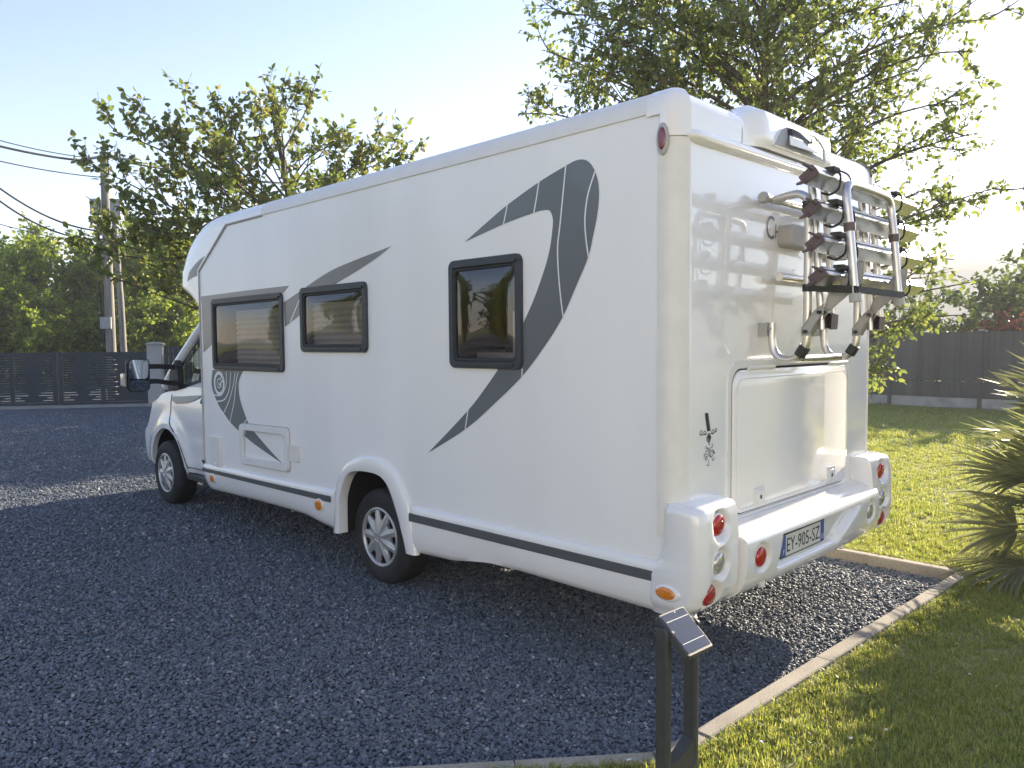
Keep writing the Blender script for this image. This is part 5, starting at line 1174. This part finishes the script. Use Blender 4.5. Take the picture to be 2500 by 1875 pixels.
# --- hill
hm = mat('wooded_hill', (.045, .062, .03), .9, var=.4, scale=.08)
P = []
for i in range(90):
    a = math.radians(20+i*1.25); row = []
    hgt = 36+4*math.sin(a*5.1+1)+2.4*math.sin(a*13)+1.2*math.sin(a*37+2)+.7*math.sin(a*91)+random.uniform(-.5, .5)
    for r_, k in ((255, 0), (290, .45), (335, .85), (370, 1.0), (410, .95), (470, .3)): row.append((CAM[0]+r_*math.sin(a), CAM[1]+r_*math.cos(a), hgt*k*sstep(20, 75, math.degrees(a))-1))
    P.append(row)
m = MB(); m.grid(P); tag(link('hill', m.mesh('hill', hm, 60)), 'long low wooded hill on the horizon beyond the fence', 'hill', kind='structure')
# --- fan palm
M['palm'] = island_mat('palm_leaflet', [(.15, .165, .105), (.20, .215, .135), (.27, .28, .18)], .36, .45, (1.4, 1.4, .8), .6)
M['stem'] = mat('palm_petiole', (.12, .13, .055), .5, var=.2)
def frond_mesh(g, n=34, R=.66, span=150):
    V, Fc = [], []
    for k in range(n):
        a = math.radians(-span/2+span*k/(n-1))+g.normal(0, .02); L = R*(1-.22*(2*k/(n-1)-1)**2)*g.uniform(.86, 1.06); w = .017; dr = g.uniform(.02, .16)
        d = np.array((math.cos(a), math.sin(a), 0)); s = np.array((-math.sin(a), math.cos(a), 0)); b = len(V); zt = .10*(1-math.cos(a*1.2))
        for t, ww, dz in ((.04, .25, 0), (.40, 1., .02), (.75, .75, .01-dr*.3), (1.0, .05, -dr)):
            c = d*L*t+np.array((0, 0, dz*1.+zt*t)); V += [c-s*w*ww+np.array((0, 0, .010*ww)), c, c+s*w*ww+np.array((0, 0, .010*ww))]
        for i in range(3):
            for j in range(2): q = b+i*3+j; Fc.append((q, q+1, q+4, q+3))
    return fast_mesh('frond', np.array(V), np.array(Fc), 'palm')
gp = np.random.default_rng(9)
pm = np.array((3.62, -1.22, ZL))
PA = empty('fan_palm', tuple(pm)); tag(PA, 'bushy fan palm with stiff grey green fronds beside the kerb corner', 'palm')
m = MB(); m.tube([tuple(pm+np.array((0, 0, -.05))), tuple(pm+np.array((.02, 0, .35))), tuple(pm+np.array((.0, .02, .75)))], [.16, .15, .10], 12); m.build('trunk', 'bark', PA, 60)
fm = [frond_mesh(gp) for _ in range(4)]
for k in range(58):
    el = math.radians(-14+96*((k+.5)/58)**.85); az = k*2.39996; z0 = .25+.45*(k/58)
    d = np.array((math.cos(el)*math.cos(az), math.cos(el)*math.sin(az), math.sin(el))); pl_ = gp.uniform(.36, .66); st = pm+np.array((0, 0, z0)); tip = st+d*pl_+np.array((0, 0, -.04))
    f = link('frond', fm[k % 4], PA, True); zax = unit(np.cross(d, np.cross(np.array((0, 0, 1.)), d))); yax = np.cross(zax, d); sc = gp.uniform(.8, 1.1)
    rl = gp.normal(0, .35); y2 = yax*math.cos(rl)+zax*math.sin(rl); z2 = np.cross(d, y2)
    t = tip-pm; f.matrix_local = Matrix(((d[0]*sc, y2[0]*sc, z2[0]*sc, t[0]), (d[1]*sc, y2[1]*sc, z2[1]*sc, t[1]), (d[2]*sc, y2[2]*sc, z2[2]*sc, t[2]), (0, 0, 0, 1)))
    m = MB(); m.tube([(-pl_/sc, 0, .02), (-pl_*.5/sc, 0, .03), (0, 0, 0)], [.011, .009, .006], 5)
    s_ = bpy.data.objects.new('petiole', m.mesh('petiole', 'stem', 60)); COL.objects.link(s_); s_.parent = f

# ================================================================== HOUSE, unseen, added to bounce sunlight onto the motorhome's shaded side
HS = empty('house', (-11, -9, 0)); tag(HS, 'cream rendered house with terracotta tiled roof beside the lawn', 'house')
M['houserender'] = mat('cream_render', (.76, .745, .72), .9, var=.06, scale=2, bump=.3, bscale=90)
M['tile'] = mat('terracotta_tiles', (.30, .13, .085), .8, var=.3, scale=9)
hx, y0h, y1h, hh = -8.6, -15.5, -2.2, 5.4
wins_h = [(-13.6, -12.2, .95, 2.25), (-9.4, -8.0, .95, 2.25), (-6.0, -4.4, .06, 2.25), (-13.6, -12.4, 3.4, 4.6), (-9.3, -8.1, 3.4, 4.6), (-5.8, -4.6, 3.4, 4.6)]
m = MB(); m.poly([[(y0h, 0), (y1h, 0), (y1h, hh), (y0h, hh)]]+[[(a, c), (b, c), (b, d), (a, d)] for a, b, c, d in wins_h], lambda y, z: (hx, y, z))
for y in (y0h, y1h): m.poly([[(hx-8, 0), (hx, 0), (hx, hh), (hx-4, hh+2.4), (hx-8, hh)]], lambda x, z: (x, y, z))
m.add([(hx-8, y0h, 0), (hx-8, y1h, 0), (hx-8, y1h, hh), (hx-8, y0h, hh)], [(0, 1, 2, 3)]); m.build('wall', 'houserender', HS)
m = MB()
for sg in (1, -1): m.loops([[(hx-4, y, hh+2.56), (hx-4+sg*4.5, y, hh-.22), (hx-4+sg*4.5, y, hh-.32), (hx-4, y, hh+2.42)] for y in (y0h-.35, y1h+.35)])
m.build('roof', 'tile', HS)
for a, b, c, d in wins_h:
    m = MB(); m.ring([(a, c), (b, c), (b, d), (a, d)], [(a+.09, c+.09), (b-.09, c+.09), (b-.09, d-.09), (a+.09, d-.09)], lambda y, z, dd: (hx-.06+dd, y, z), -.05, .05, .005); wf_ = m.build('window' if c > .5 else 'door', 'white_line', HS)
    m = MB(); m.box((hx-.10, a+.05, c+.05), (hx-.07, b-.05, d-.05)); m.build('pane', 'solar', wf_)

# ================================================================== HAZE
hz = MB(); hz.box((-620, -620, -2.0), (620, 620, 48.))
hm_ = bpy.data.materials.new('haze'); hm_.use_nodes = True; N = hm_.node_tree.nodes; N.remove(N['Principled BSDF'])
pv = N.new('ShaderNodeVolumePrincipled'); pv.inputs['Color'].default_value = (.92, .95, 1, 1); pv.inputs['Density'].default_value = .0013; pv.inputs['Anisotropy'].default_value = .3
hm_.node_tree.links.new(pv.outputs[0], [n for n in N if n.type == 'OUTPUT_MATERIAL'][0].inputs['Volume'])
tag(hz.build('haze', hm_, None, None, False), 'thin morning haze filling the air over the garden and hill', 'haze', kind='stuff')
